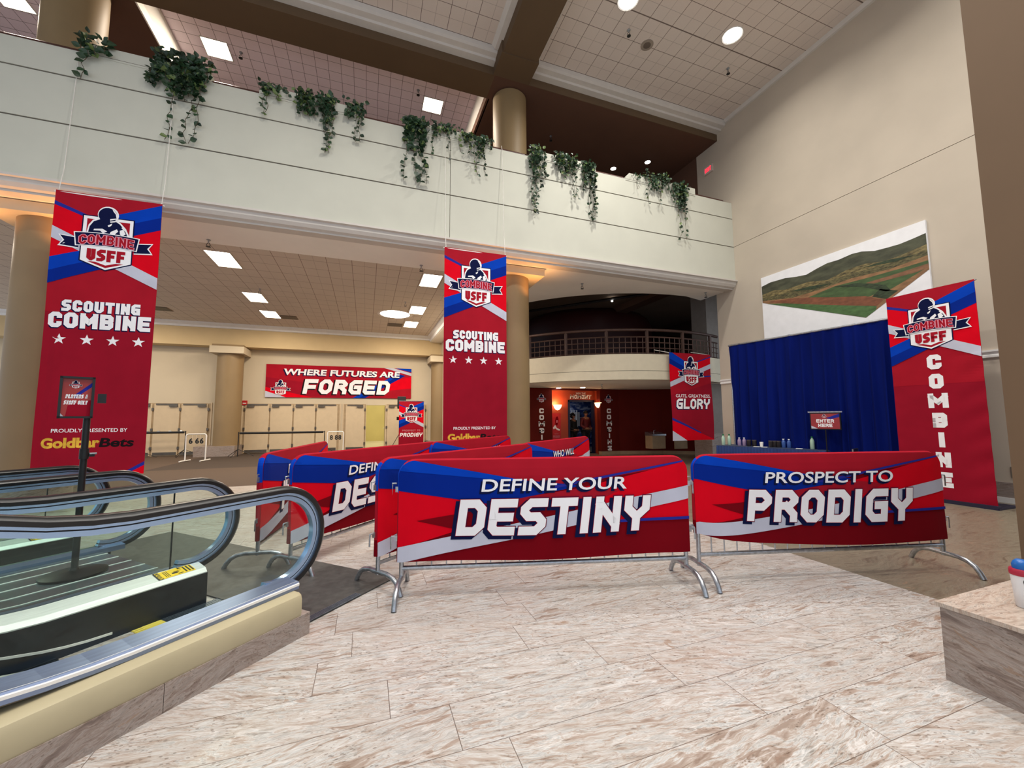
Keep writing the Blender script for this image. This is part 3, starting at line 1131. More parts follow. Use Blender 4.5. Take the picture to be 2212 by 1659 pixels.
# portal recess (orange-red), door opening, blue sky lobby behind
YD = 14.6
b = B().m(M_red2)
b.box((6.5, YP + .25, 0), (6.66, YD + .15, 2.6))
b.box((8.96, YP + .25, 0), (9.1, YD + .15, 2.6))
b.box((6.66, YD, 0), (7.70, YD + .15, 2.6))
b.box((8.93, YD, 0), (8.96, YD + .15, 2.6))
b.box((7.70, YD, 2.17), (8.93, YD + .15, 2.6))
b.box((8.78, YP + .25, 0), (8.96, YP + .26, 2.6))
struct(b, 'wall_portal')
b = B().m(mat('portal_frame_blue', (20, 26, 60), .5))
b.box((7.70, YD - .02, 0), (7.78, YD + .16, 2.17))
b.box((8.86, YD - .02, 0), (8.93, YD + .16, 2.17))
b.box((7.70, YD - .02, 2.12), (8.93, YD + .16, 2.19))
struct(b, 'door_12')
# sky mural
N = NT('sky_mural')
tc = N.n('ShaderNodeTexCoord').outputs['Object']
f = N.noise(N.mapping(tc, (.9, 1, 2.6)), 1.6, 6, .6, .6)
N.l(N.ramp(f, [(.40, lin((16, 34, 96))), (.52, lin((58, 84, 150))), (.62, lin((206, 214, 232)))]), N.b.inputs['Base Color'])
N.b.inputs['Roughness'].default_value = .7
M_sky = N.m
b = B().m(M_sky)
b.box((5.5, 18.2, 0), (11.5, 18.3, 3.1))
struct(b, 'wall_sky_mural')
b = B().m(mat('lobby_blue', (22, 34, 84), .7))
b.box((5.4, YD + .15, 0), (5.5, 18.3, 2.6))
b.box((11.5, YD + .15, 0), (11.6, 18.3, 2.6))
struct(b, 'wall_lobby_side')
lamp('lobby_lamp', 'AREA', (8.6, 17.0, 2.55), 9, (.75, .82, 1.0), 1.2)
b = B().m(M_white)
b.box((9.2, 18.08, 1.05), (10.2, 18.17, 1.75))
for i in range(6):
    b.m(M_white).box((9.3 + i * .14, 18.02, .95), (9.34 + i * .14, 18.08, 1.85))
tag(b.obj('mural_panel'), 'small white slatted panel on the blue sky mural behind the couple', 'panel')

# ------------------------------------------------------------------ ceiling fittings
M_glow_w = emit('lamp_glow_warm', (255, 240, 214), 9)
M_glow_n = emit('lamp_glow_white', (255, 252, 246), 14)
M_alu = mat('lamp_trim', (214, 210, 204), .4, .3)


def round_light(x, y, z, r, label, group, nm='ceiling_light'):
    t = thing(nm, label, 'ceiling light', (x, y, z), 0, group)
    b = B().m(M_alu)
    b.lathe([(r, 0), (r * 1.12, -.012), (r * 1.18, 0), (r * 1.12, .01)], (0, 0, 0), 32)
    b.obj('trim_ring', t, smooth=True)
    b = B().m(M_glow_n)
    b.lathe([(.001, -.022), (r * .6, -.02), (r * .95, -.008), (r, .004)], (0, 0, 0), 32)
    b.obj('diffuser', t, smooth=True)
    return t


HL = ['bright round ceiling light nearest the tan right wall, set in the high tiled ceiling',
      'round ceiling light cut by the top edge of the view, beside the brown beam']
for i, (x, y) in enumerate(HIGH):
    round_light(x, y, 10.45, .2, HL[i] if i < 2 else 'round high-bay ceiling light out of view overhead', 'round lights of the high ceiling')


def troffer(w, d):
    t = thing('troffer_light', '', 'ceiling light')
    b = B().m(M_alu)
    for a in ((-w / 2, -d / 2, w / 2, -d / 2 + .02), (-w / 2, d / 2 - .02, w / 2, d / 2), (-w / 2, -d / 2, -w / 2 + .02, d / 2), (w / 2 - .02, -d / 2, w / 2, d / 2)):
        b.box((a[0], a[1], -.015), (a[2], a[3], .0))
    b.obj('frame', t)
    b = B().m(M_glow_w)
    n = 8
    for i in range(n):
        y0 = -d / 2 + .02 + (d - .04) * i / n
        y1 = -d / 2 + .02 + (d - .04) * (i + 1) / n
        b.prism([(-w / 2 + .02, y0, -.004), (-w / 2 + .02, (y0 + y1) / 2, -.009), (-w / 2 + .02, y1, -.004)], (w - .04, 0, 0))
    b.obj('lens', t)
    return t


LL = ['long troffer light nearest the balcony, left row of the low hall', 'middle troffer light of the left row in the low hall', 'farthest troffer light of the left row, beside a grey air vent',
      'troffer light nearest the balcony, just left of the middle hanging banner', 'troffer light right behind the bright round skylight lamp', 'farthest small troffer light of the right row, beside a grey vent',
      'troffer light hidden behind the left column', 'troffer light hidden behind the left column', 'troffer light hidden behind the left column']
t0 = troffer(.56, 1.12)
for i, (x, y) in enumerate(LOWT):
    o = t0 if i == 0 else dup(t0)
    o.location = (x, y, 5.5)
    o['label'] = LL[i]
    o['group'] = 'troffer lights of the low hall'
UL = ['square troffer light above the big ivy clump, upstairs gallery', 'square troffer light upstairs, left of the middle column', 'square troffer light at the top left corner behind the round column']
t0 = troffer(.56, .56)
for i, (x, y) in enumerate(UPT):
    o = t0 if i == 0 else dup(t0)
    o.location = (x, y, 10.48)
    o['label'] = UL[i]
    o['group'] = 'square lights of the upstairs gallery'
t = round_light(.98, 15.95, 5.5, .56, 'large bright round light in the low hall ceiling', None, 'round_ceiling_light')
for (x, y), s in zip(((7.84, 11.22), (8.73, 10.53)), ('left small warm downlight above the balcony rail', 'right small warm downlight above the balcony ivy')):
    round_light(x, y, 10.03, .085, s, 'small downlights of the upstairs gallery', 'downlight')
for (x, y), s in zip(((6.86, 13.72), (7.66, 13.3)), ('small warm downlight left of the portal lettering', 'small warm downlight above the word MOMENT')):
    round_light(x, y, 2.6, .1, s, 'downlights under the mezzanine', 'downlight')


def sprinkler(z_up=.0):
    t = thing('sprinkler_head', '', 'sprinkler')
    b = B().m(M_galv)
    b.lathe([(.04, 0), (.04, -.01), (.014, -.012), (.014, -.07)], (0, 0, 0), 14)
    b.obj('stem', t, smooth=True)
    b = B().m(M_black)
    b.tube([(-.012, 0, -.07), (-.035, 0, -.11), (-.012, 0, -.15)], .006, 6)
    b.tube([(.012, 0, -.07), (.035, 0, -.11), (.012, 0, -.15)], .006, 6)
    b.lathe([(.001, -.155), (.045, -.153), (.045, -.148), (.001, -.146)], (0, 0, 0), 14)
    b.obj('deflector', t)
    return t


SP = [(-3.18, 9.82, 5.22, 'sprinkler head on the soffit above the nearest left troffer light'), (1.2, 9.8, 5.22, 'sprinkler head on the soffit just left of the middle banner'),
      (5.64, 9.71, 5.22, 'sprinkler head on the soffit right of the middle banner'), (9.6, 9.2, 5.22, 'sprinkler head on the soffit next to the grey pilaster'),
      (-3.17, 14.1, 5.5, 'sprinkler head above the middle troffer light of the left row'), (1.2, 14.1, 5.5, 'sprinkler head behind the large round hall light'),
      (5.55, 7.18, 10.45, 'sprinkler head in the high ceiling left of the round speaker'), (8.61, 7.19, 10.45, 'sprinkler head in the high ceiling below the bright round light'),
      (-3.1, 10.9, 10.48, 'sprinkler head beside the gallery light above the big ivy clump'), (1.15, 10.6, 10.48, 'sprinkler head beside the gallery light left of the column'),
      (5.11, 10.48, 10.03, 'tiny sprinkler head on the dark gallery soffit right of the column'), (7.6, 11.9, 2.6, 'sprinkler head under the mezzanine above the portal')]
t0 = sprinkler()
for i, (x, y, z, s) in enumerate(SP):
    o = t0 if i == 0 else dup(t0)
    o.location = (x, y, z)
    o['label'] = s
    o['group'] = 'sprinkler heads on the ceilings'
t = thing('ceiling_speaker', 'round grey speaker grille in the high tiled ceiling', 'speaker', (6.2, 7.35, 10.45))
b = B().m(mat('speaker_grille', (150, 138, 126), .6))
b.lathe([(.15, 0), (.15, -.008), (.09, -.012)], (0, 0, 0), 32)
b.obj('ring', t, smooth=True)
b = B().m(mat('speaker_core', (104, 92, 82), .7))
b.lathe([(.088, -.004), (.088, -.013), (.001, -.015)], (0, 0, 0), 32)
b.obj('grille', t)
M_vent = mat('vent_grey', (120, 104, 90), .6, .2)
for x, y, s in ((-7.1, 17.8, 'grey ceiling air vent seen between the left banner and far beam'), (-2.95, 17.75, 'grey ceiling air vent beside the farthest left troffer light'), (1.1, 17.75, 'grey ceiling air vent beside the farthest right troffer light')):
    t = thing('ceiling_vent', s, 'vent', (x, y, 5.5), 0, 'air vents of the low hall')
    b = B().m(M_vent)
    b.box((-.3, -.3, -.012), (.3, .3, -.001))
    b.obj('plate', t)
    b = B().m(M_hinge)
    for k in range(8):
        b.box((-.26, -.27 + k * .07, -.022), (.26, -.235 + k * .07, -.012))
    b.obj('louvre', t)

# ------------------------------------------------------------------ hanging / standing banners
def tall_print(w, h, style):
    """w x h banner, x right, y up from the bottom; returns G"""
    s = w / 1.4
    g = G([(0, 0), (w, 0), (w, h), (0, h)])
    R = lambda L: [(x * s, h - d * s) for x, d in L]
    I = INK
    if style != 'glory':
        g.poly(I['maroon'], [(0, 0), (w, 0), (w, h), (0, h)])
        g.poly(I['red'], R([(0, 0), (1.4, 0), (1.4, 2.0), (0, 2.0)]))
        g.poly(I['bright'], R([(0, .22), (.8, .6), (.8, 1.0), (0, .62)]))
        g.poly(I['bright'], R([(.7, .7), (1.4, .46), (1.4, 1.34), (.7, .96)]))
        g.poly(I['bright'], R([(0, .78), (.5, 1.02), (0, 1.13)]))
        g.poly(I['blue'], R([(.5, .42), (1.4, .03), (1.4, .47), (.5, .84)]))
        g.poly(I['blue2'], R([(.5, .62), (1.4, .25), (1.4, .47), (.5, .84)]))
        g.poly(I['blue'], R([(0, 1.12), (.85, .79), (.85, 1.16), (0, 1.55)]))
        g.poly(I['blue2'], R([(0, 1.34), (.85, .98), (.85, 1.16), (0, 1.55)]))
        g.poly(I['line'], R([(0, .18), (.45, .37), (.45, .42), (0, .245)]))
        g.poly(I['silver'], R([(0, .6), (1.4, 1.32), (1.4, 1.52), (0, .8)]))
        logo(g, w / 2, h - .37 * s, .645 * s)
    if style == 'scout':
        g.stext(I['navy'], 'SCOUTING', w / 2, h - 1.985 * s, .13 * s, .185 * s, .27, .12, T=.34, dx=-.008, dy=-.01, width=1.0 * s)
        g.stext(I['white'], 'SCOUTING', w / 2, h - 1.985 * s, .13 * s, .185 * s, .27, .12, width=1.0 * s)
        g.stext(I['navy'], 'COMBINE', w / 2, h - 2.255 * s, .17 * s, .25 * s, .27, .12, T=.33, dx=-.008, dy=-.01, width=1.31 * s)
        g.stext(I['white'], 'COMBINE', w / 2, h - 2.255 * s, .17 * s, .25 * s, .27, .12, width=1.31 * s)
        g.many(I['white'], [star(x * s, h - 2.44 * s, .09 * s) for x in (.2, .54, .87, 1.21)])
        g.ftext(I['white'], 'PROUDLY PRESENTED BY', w / 2 - .02, h - 3.915 * s, .058 * s, .012, width=.93 * s)
        g.ftext(I['gold'], 'Goldbar', .10 * s, h - 4.15 * s, .15 * s, .045, width=.70 * s, align='l')
        g.ftext(I['black'], 'Bets', .795 * s, h - 4.15 * s, .14 * s, .03, width=.44 * s, shear=.15, align='l')
        g.poly(I['line'], R([(1.05, 4.62), (1.4, 4.40), (1.4, 4.46), (1.14, 4.62)]))
        g.poly(I['bright'], R([(1.14, 4.62), (1.4, 4.46), (1.4, 4.62)]))
    if style == 'vertical':
        for i, ch in enumerate('COMBINE'):
            g.stext(I['white'], ch, w / 2 + .015, h - 1.40 - i * .332, .185 if ch != 'M' else .2, .25, .30, .1)
    if style == 'prodigy':
        g.stext(I['dim'], 'PROSPECT TO', w / 2, h - 1.27, .06, .07, .22, .12, width=.72 * w)
        g.stext(I['white'], 'PRODIGY', w / 2, h - 1.50, .1, .165, .22, .16, shear=.16, width=.9 * w)
    if style == 'glory':
        h0 = h
        Q = lambda L: [(x, h0 + z) for x, z in L]
        g.poly(I['maroon'], [(0, 0), (w, 0), (w, h), (0, h)])
        g.poly(I['red'], Q([(0, 0), (w, 0), (w, -.9), (0, -1.3)]))
        g.poly(I['bright'], Q([(.6, -.42), (w, -.05), (w, -.30), (.6, -.66)]))
        g.poly(I['bright'], Q([(0, -.34), (.6, -.6), (0, -.9)]))
        g.poly(I['blue'], Q([(0, 0), (.1, 0), (.75, -.32), (.75, -.66), (0, -.34)]))
        g.poly(I['blue2'], Q([(0, -.18), (.75, -.5), (.75, -.66), (0, -.34)]))
        g.poly(I['silver'], Q([(0, -.9), (w, -.29), (w, -.43), (0, -1.05)]))
        g.poly(I['line'], Q([(.9, -.28), (w, -.06), (w, -.09), (.9, -.32)]))
        g.poly(I['line'], Q([(.9, -.72), (w, -.66), (w, -.69), (.9, -.76)]))
        logo(g, w / 2 + .02, h - .25, .54)
        g.ftext(I['white'], 'GUTS, GREATNESS,', w / 2 + .05, h - 1.36, .1, .008, .1, width=1.36)
        g.stext(I['navy'], 'GLORY', w / 2 + .03, h - 1.71, .2, .31, .22, .16, .14, T=.27, width=1.3, dx=-.02, dy=-.02)
        g.stext(I['white'], 'GLORY', w / 2 + .03, h - 1.71, .2, .31, .22, .16, .14, width=1.3)
        g.poly(I['bright'], Q([(0, -2.03), (w, -2.64), (w, -2.7), (0, -2.7)]))
        g.poly(I['line'], Q([(0, -1.97), (1.1, -2.42), (1.1, -2.46), (0, -2.05)]))
        g.poly(I['silver'], Q([(0, -2.36), (.6, -2.7), (0, -2.7)]))
    return g


def cloth(g, w, h, O, ex, n, wave, parent, off, back, name='banner_cloth', cut=.08, eps=.0009):
    O, ex, n = Vector(O), Vector(ex), Vector(n)
    ez = Vector((0, 0, 1))
    b = B()
    g.build(b, lambda x, y, l: O + ex * x + ez * y + n * (l + wave(x, y)), eps, cut)
    gb = G()
    gb.poly(back, [(0, 0), (w, 0), (w, h), (0, h)])
    gb.build(b, lambda x, y, l: O + ex * x + ez * y + n * (wave(x, y) - .004), .0004, cut)
    b.m(back)
    rim = [(x * w / 12, 0) for x in range(12)] + [(w, y * h / 30) for y in range(30)] + [(w - x * w / 12, h) for x in range(12)] + [(0, h - y * h / 30) for y in range(30)]
    for i in range(len(rim)):
        p, q = rim[i], rim[(i + 1) % len(rim)]
        f = lambda a, l: O + ex * a[0] + ez * a[1] + n * (wave(*a) + l)
        b.poly([f(p, 0), f(q, 0), f(q, -.004), f(p, -.004)])
    return b.obj(name, parent, off, fix=False)


M_cord = mat('white_cord', (226, 222, 214), .7)
W1 = lambda x, y: .012 * math.sin(x * 5.2 + .6) * (1 - y / 4.7) + .008 * math.sin(y * 2.1 + x * 3) - .035 * math.exp(-((x - .06) / .1) ** 2) * (1 - y / 4.7) * .8 + .0012 * math.sin(y * 19 + 4 * math.sin(x * 3)) * math.exp(-((x - 1.1) / .3) ** 2)
for x0, y0, s in ((-4.80, 8.36, 'tall red hanging banner on the left, reading SCOUTING COMBINE, beside the left column'), (1.51, 8.36, 'tall red hanging banner in the middle, reading SCOUTING COMBINE, in front of the round column')):
    top = 5.19 if x0 < 0 else 5.14
    h = 4.6
    off = (x0 + .7, y0, top - h)
    t = thing('hanging_banner', s, 'banner', off, 0, 'tall scouting banners hanging from the balcony')
    cloth(tall_print(1.4, h, 'scout'), 1.4, h, (x0, y0, top - h), (1, 0, 0), (0, -1, 0), W1, t, off, INK['maroon'])
    b = B().m(M_white)
    b.cyl((x0 - .02, y0 + .016, top - .02), (x0 + 1.42, y0 + .016, top - .02), .014, 10)
    b.obj('hem_rod', t, off, True)
    for xx in (x0 + .03, x0 + 1.38):
        b = B().m(M_cord)
        b.tube([(xx, y0 + .016, top - .02), (xx, y0 + .02, top + .05), (xx, 8.44, 5.6), (xx, 8.55, 7.78), (xx, 8.60, 7.92)], .006, 6)
        b.tube([(xx - .012, y0 + .016, top), (xx + .012, y0 + .016, top + .025)], .012, 6)
        b.obj('hanging_cord', t, off)

# right standing COMBINE banner
off = (9.17, 4.0, 0)
t = thing('banner_stand', 'tall red standing banner with vertical COMBINE lettering by the tan right wall', 'banner stand', off)
ex = Vector((.02, -1, 0)).normalized()
nn = Vector((-1, -.02, 0)).normalized()
W2 = lambda x, y: .007 * math.sin(y * 17 + 3 * math.sin(x * 3)) * max(0, (x - .74) / .42) * (.4 + .6 * (y < 2.4)) + .004 * math.sin(y * 23 + 1) * max(0, .35 - x) + .012 * math.sin(x * 3)
cloth(tall_print(1.16, 3.6, 'vertical'), 1.16, 3.6, (9.16, 4.57, .05), ex, nn, W2, t, off, INK['maroon'], cut=.045, eps=.0012)
b = B().m(M_galv)
b.cyl((9.185, 4.58, 3.64), (9.205, 3.39, 3.64), .013, 10)
b.obj('top_rod', t, off)
b = B().m(M_galv)
b.cyl((9.22, 4.0, .02), (9.22, 4.0, 3.64), .016, 10)
b.obj('pole', t, off)
b = B().m(mat('base_navy', (28, 26, 52), .5))
b.box((9.14, 3.38, 0), (9.72, 3.72, .03))
b.obj('base_plate', t, off)
b = B().m(mat('base_navy', (28, 26, 52), .5))
b.box((9.13, 3.39, 0), (9.23, 4.6, .06))
b.obj('base_bar', t, off)

# GUTS GREATNESS GLORY banner on the mezzanine railing
off = (9.4, 9.83, 2.0)
t = thing('railing_banner', 'red banner reading GUTS, GREATNESS, GLORY hung on the mezzanine railing', 'banner', off)
W3 = lambda x, y: .02 * math.sin(x * 4) * (1 - y / 2.7) + .02 * math.sin(y * 2.3)
cloth(tall_print(1.6, 2.66, 'glory'), 1.6, 2.66, (8.6, 9.72, .76), (1, 0, 0), (0, -1, 0), W3, t, off, INK['maroon'])
for xx, x2 in ((8.62, 8.2), (10.18, 9.6)):
    b = B().m(M_cord)
    b.tube([(xx, 9.73, 3.41), (x2, 9.9, 3.5)], .01, 6)
    b.obj('hanging_cord', t, off)
b = B().m(M_white)
b.cyl((8.58, 9.74, 3.41), (10.2, 9.74, 3.41), .012, 8)
b.obj('hem_rod', t, off)

# WHERE FUTURES ARE FORGED wall banner
off = (-1.07, 20.47, 2.46)
w, h = 6.3, 1.48
g = G([(0, 0), (w, 0), (w, h), (0, h)])
I = INK
g.poly(I['red'], [(0, 0), (w, 0), (w, h), (0, h)])
g.poly(I['maroon'], [(0, .12), (3.6, 0), (5.2, 0), (3.0, .5), (0, .9)])
g.poly(I['bright'], [(0, .45), (1.9, 0), (.75, 0), (0, .2)])
g.poly(I['silver'], [(0, 0), (.8, 0), (0, .28)])
g.poly(I['bright'], [(5.2, .75), (6.3, 1.1), (6.3, .5), (5.0, .35)])
g.poly(I['blue'], [(3.6, 0), (4.15, 0), (6.0, 1.12), (5.62, 1.22)])
g.poly(I['blue2'], [(3.9, 0), (4.15, 0), (6.0, 1.12), (5.8, 1.17)])
g.poly(I['silver'], [(5.0, h), (5.45, h), (6.3, 1.26), (6.3, 1.12)])
g.poly(I['blue'], [(5.55, h), (6.3, h), (6.3, 1.30)])
g.ftext(I['navy'], 'WHERE FUTURES ARE', 3.2, 1.03, .27, .045, .12, width=5.08, dx=-.035, dy=-.035)
g.ftext(I['white'], 'WHERE FUTURES ARE', 3.2, 1.03, .27, .035, .12, width=5.05)
g.stext(I['black'], 'FORGED', 3.4, .17, .4, .68, .26, .17, .16, T=.31, width=3.75, dx=-.05, dy=-.035)
g.stext(I['white'], 'FORGED', 3.4, .17, .4, .68, .26, .17, .16, width=3.75)
logo(g, .6, .66, .42)
t = thing('wall_banner', 'wide red banner reading WHERE FUTURES ARE FORGED above the doors', 'banner', off)
W4 = lambda x, y: .006 * math.sin(x * 2.6 + y * 3)
cloth(g, w, h, (-4.21, 20.44, 2.46), (1, 0, 0), (0, -1, 0), W4, t, off, INK['maroon'], cut=.16)

# PROSPECT TO PRODIGY roll-up in the low hall
off = (1.83, 17.5, 0)
t = thing('rollup_banner', 'red roll-up banner reading PROSPECT TO PRODIGY in front of the speaker', 'banner stand', off)
W5 = lambda x, y: .004 * math.sin(x * 5)
cloth(tall_print(1.02, 2.15, 'prodigy'), 1.02, 2.15, (1.31, 17.5, .06), (1, 0, 0), (0, -1, 0), W5, t, off, INK['maroon'])
b = B().m(M_galv)
b.box((1.30, 17.49, 2.20), (2.34, 17.53, 2.225))
b.obj('top_rail', t, off)
b = B().m(M_black)
b.box((1.28, 17.46, 0), (2.36, 17.62, .08))
b.obj('cassette', t, off)

# ------------------------------------------------------------------ crowd barriers with printed covers
BL, BH0, BH1 = 2.47, .265, 1.10


def cover_print(lines):
    x0, x1 = -.03, BL + .03
    cp = rrect(x0, BH0, x1, BH1, .13, 8, (0, 0, 1, 1))
    cp = [cp[0]] + cp[1:]
    g = G(cp)
    W_, H_ = x1 - x0, BH1 - BH0
    R = lambda L: [(x0 + x * W_, BH0 + y * H_) for x, y in L]
    I = INK
    g.poly(I['dark'], R([(0, 0), (1, 0), (1, 1), (0, 1)]))
    g.poly(I['red'], R([(0, .72), (.5, .72), (.55, .72), (1, .93), (1, 1), (0, 1)]))
    g.poly(I['bright'], R([(0, .72), (.3, .57), (.62, .70), (1, .96), (1, .36), (.55, .33), (.2, .30), (0, .12)]))
    g.poly(I['red'], R([(.3, .57), (.62, .70), (.75, .66), (.55, .42), (.3, .42)]))
    g.poly(I['dark'], R([(.06, .40), (.28, .50), (.62, .52), (.5, .34), (.24, .27)]))
    g.poly(I['blue2'], R([(0, .99), (.02, 1), (.42, .785), (.62, .72), (.30, .555), (0, .70)]))
    g.poly(I['blue'], R([(0, 1), (.05, 1), (.42, .785), (.45, .76), (0, .90)]))
    g.poly(I['line'], R([(.5, .685), (.98, .945), (.985, .965), (.46, .695)]))
    g.poly(I['silver'], R([(0, 0), (.02, 0), (1, .56), (1, .70), (0, .145)]))
    g.poly(I['line'], R([(.6, .33), (1, .345), (1, .375), (.6, .355)]))
    if lines:
        small, big, fw = lines
        if small:
            g.ftext(I['navy'], small, BL * .525, .835, .105, .03, .14, width=fw, dx=-.018, dy=-.018)
            g.ftext(I['white'], small, BL * .525, .835, .105, .016, .14, width=fw)
        if big:
            kw = dict(width=1.66)
            g.stext(I['navy'], big, BL * .525, .47, .2, .3, .235, .16, .14, T=.30, dx=-.03, dy=-.022, **kw)
            g.stext(I['navy'], big, BL * .525, .47, .2, .3, .235, .16, .14, T=.285, **kw)
            g.stext(I['red'], big, BL * .525, .47, .2, .3, .235, .16, .14, T=.26, **kw)
            g.stext(I['white'], big, BL * .525, .47, .2, .3, .235, .16, .14, **kw)
    return g, cp


def barrier(sx, sy, ang, label, lines, lift=0.0, seed=0):
    t = thing('crowd_barrier', label, 'barrier', (sx, sy, 0), math.radians(ang), 'red and blue covered crowd barriers')
    b = B().m(M_galv)
    r = .019
    pts = [(0, 0, .12), (0, 0, .96)] + [(.12 - .12 * math.cos(a), 0, .96 + .12 * math.sin(a)) for a in [PI / 2 * i / 6 for i in range(1, 7)]]
    pts += [(BL - .12 + .12 * math.sin(a), 0, .96 + .12 * math.cos(a)) for a in [PI / 2 * i / 6 for i in range(0, 7)]] + [(BL, 0, .12)]
    b.tube(pts, r, 10)
    b.cyl((0, 0, .215), (BL, 0, .215), r, 10)
    b.obj('frame', t, smooth=True)
    b = B().m(M_galv)
    for i in range(1, 20):
        b.cyl((BL * i / 20, 0, .215), (BL * i / 20, 0, 1.06), .006, 6)
    b.obj('upright_bars', t)
    for x in (.0, BL):
        b = B().m(M_galv)
        prof = [(-.30, .0), (-.275, .05), (-.24, .095), (-.19, .125), (-.12, .14), (.12, .14), (.19, .125), (.24, .095), (.275, .05), (.30, .0)]
        b.tube([(x, y, z + .002) for y, z in prof], .021, 10)
        b.obj('foot', t, smooth=True)
    for x, s in ((0, -1), (BL, 1)):
        for z in (.46, .86):
            b = B().m(M_galv)
            b.cbox((x + s * .035, 0, z), (.05, .012, .045))
            if s > 0 or z < .6:
                b.tube([(x + s * .05, 0, z + .015), (x + s * .085, 0, z + .015), (x + s * .09, 0, z + .005), (x + s * .09, 0, z - .09)], .007, 6)
            else:
                b.tube([(x + s * .05, 0, z + .05), (x + s * .085, 0, z + .05), (x + s * .085, 0, z - .05), (x + s * .05, 0, z - .05)], .007, 6)
            b.obj('hook', t)
    g, cp = cover_print(lines)
    rnd = random.Random(seed)
    ph = rnd.uniform(0, 6)

    def zz(x, z):
        k = 1 - (z - BH0) / (BH1 - BH0)
        return z + lift * math.exp(-max(0, x) / .38) * k + .012 * math.sin(x * 1.27 * PI / BL * 2 + ph) * k * k

    def th(x, z):
        e = min(x + .03, BL + .03 - x, BH1 - z)
        return .022 + .014 * math.sin(min(1, max(0, e) / .16) * PI / 2) + .004 * math.sin(x * 3 + z * 5 + ph)
    b = B()
    g.build(b, lambda x, z, l: Vector((x, -th(x, z) - l, zz(x, z))), .0013, .06)
    gb = G()
    gb.poly(INK['red'], cp)
    gb.build(b, lambda x, z, l: Vector((x, th(x, z), zz(x, z))), .0003, .16)
    # rim, subdivided
    rim = []
    for i in range(len(cp)):
        p, q = cp[i], cp[(i + 1) % len(cp)]
        n = max(1, int(math.hypot(q[0] - p[0], q[1] - p[1]) / .12))
        rim += [(p[0] + (q[0] - p[0]) * k / n, p[1] + (q[1] - p[1]) * k / n) for k in range(n)]
    for i in range(len(rim)):
        p, q = rim[i], rim[(i + 1) % len(rim)]
        if p[1] < BH0 + .005 and q[1] < BH0 + .005:
            continue
        my = ((p[1] + q[1]) / 2 - BH0) / (BH1 - BH0)
        mx = (p[0] + q[0]) / 2
        left = mx < .0 and .70 < my < .985
        b.m(INK['blue'] if left else INK['red'] if my > .72 or (mx < .1 and my > .1) else INK['bright'] if my > .36 else INK['dark'])
        mid = lambda a: Vector((a[0] + (.012 if a[0] > BL else -.012 if a[0] < 0 else 0), 0, zz(*a) + (.012 if a[1] > BH1 - .04 else 0)))
        f = lambda a, s_: Vector((a[0], s_ * th(*a), zz(*a)))
        b.poly([f(p, -1), f(q, -1), mid(q), mid(p)])
        b.poly([mid(p), mid(q), f(q, 1), f(p, 1)])
    o = b.obj('printed_cover', t, fix=False)
    return t


barrier(.31, 3.576, -14.9, 'covered barrier nearest the camera, reading DEFINE YOUR DESTINY in full', ('DEFINE YOUR', 'DESTINY', 1.27), 0, 1)
barrier(2.86, 2.96, -14.4, 'covered barrier on the right, reading PROSPECT TO PRODIGY, its lower left corner pulled up', ('PROSPECT TO', 'PRODIGY', 1.3), .15, 2)
barrier(.13, 3.78, 35.5, 'covered barrier directly behind the nearest one, receding, only its blue left end showing', None, 0, 3)
barrier(-.645, 4.46, 47.5, 'covered barrier with DEFINE and DES showing, second one from the escalator', ('DEFINE YOUR', 'DESTINY', 1.27), 0, 4)
barrier(-.975, 4.73, 81, 'leftmost covered barrier, showing the letters PRO, seen through the escalator glass', ('PROSPECT TO', 'PRODIGY', 1.3), 0, 5)
barrier(.93, 6.10, 42.5, 'covered barrier below the middle hanging banner, reading GUTS, GREATNESS', ('GUTS, GREATNESS,', 'GLORY', 1.5), 0, 6)
barrier(2.05, 5.24, 38.7, 'covered barrier reading WHO WILL in front of the theatre portal', ('WHO WILL', 'RISE', .85), 0, 7)

# ------------------------------------------------------------------ escalators (u = along, v = across, 45 degrees in plan)
A45 = math.radians(45)


def uvw(u, v, z=0.0):
    return ((u - v) * math.cos(A45), (u + v) * math.sin(A45), z)


def lift(u, u0=1.15):
    s_ = u0 - u
    if s_ <= 0:
        return 0.0
    R_ = 1.6
    if s_ < .8:
        return R_ - math.sqrt(R_ * R_ - s_ * s_)
    return R_ - math.sqrt(R_ * R_ - .64) + (s_ - .8) * .577


US = [-3.0, -2.2, -1.4, -.8, -.3, .0, .2, .35, .5, .65, .8, .95, 1.1, 1.25]
M_esc_deck = mat('escalator_deck_aluminium', (138, 154, 188), .34, .8, var=.05, scale=2, stretch=(1, 30, 30))  # blue reflection from above put into the metal's base colour
M_esc_white = mat('escalator_inner_deck', (226, 228, 224), .38, .25, var=.05, scale=3, stretch=(1, 30, 30))
M_guide = mat('handrail_guide_aluminium', (164, 192, 228), .22, .8, var=.04, scale=2)  # bluish tint stands in for what the aluminium reflects
M_rubber = mat('handrail_rubber', (17, 17, 20), .30, var=.15)
M_skirt = mat('escalator_skirt', (17, 21, 26), .38, .1, var=.25, scale=2.5, stretch=(1, 6, 6), det=5)
M_cream = mat('cream_sill', (180, 168, 136), .45, var=.04, scale=3)
M_step = mat('step_dark', (40, 42, 46), .45, .6, var=.2)
M_comb = mat('comb_plate', (128, 138, 150), .35, .8, var=.1, scale=30)
M_yellow = mat('comb_yellow', (226, 204, 92), .5, var=.06)
M_sticker = mat('sticker_yellow', (246, 206, 20), .45, var=.04)
M_centre = mat('centre_deck_metal', (136, 146, 152), .26, .75, var=.07, scale=2, stretch=(1, 20, 20))
M_glass = glass_mat('balustrade_glass', (.88, .945, .925, 1), .25)
LR, LCU, LCZ = .345, 1.93, .612   # handrail loop radius / centre


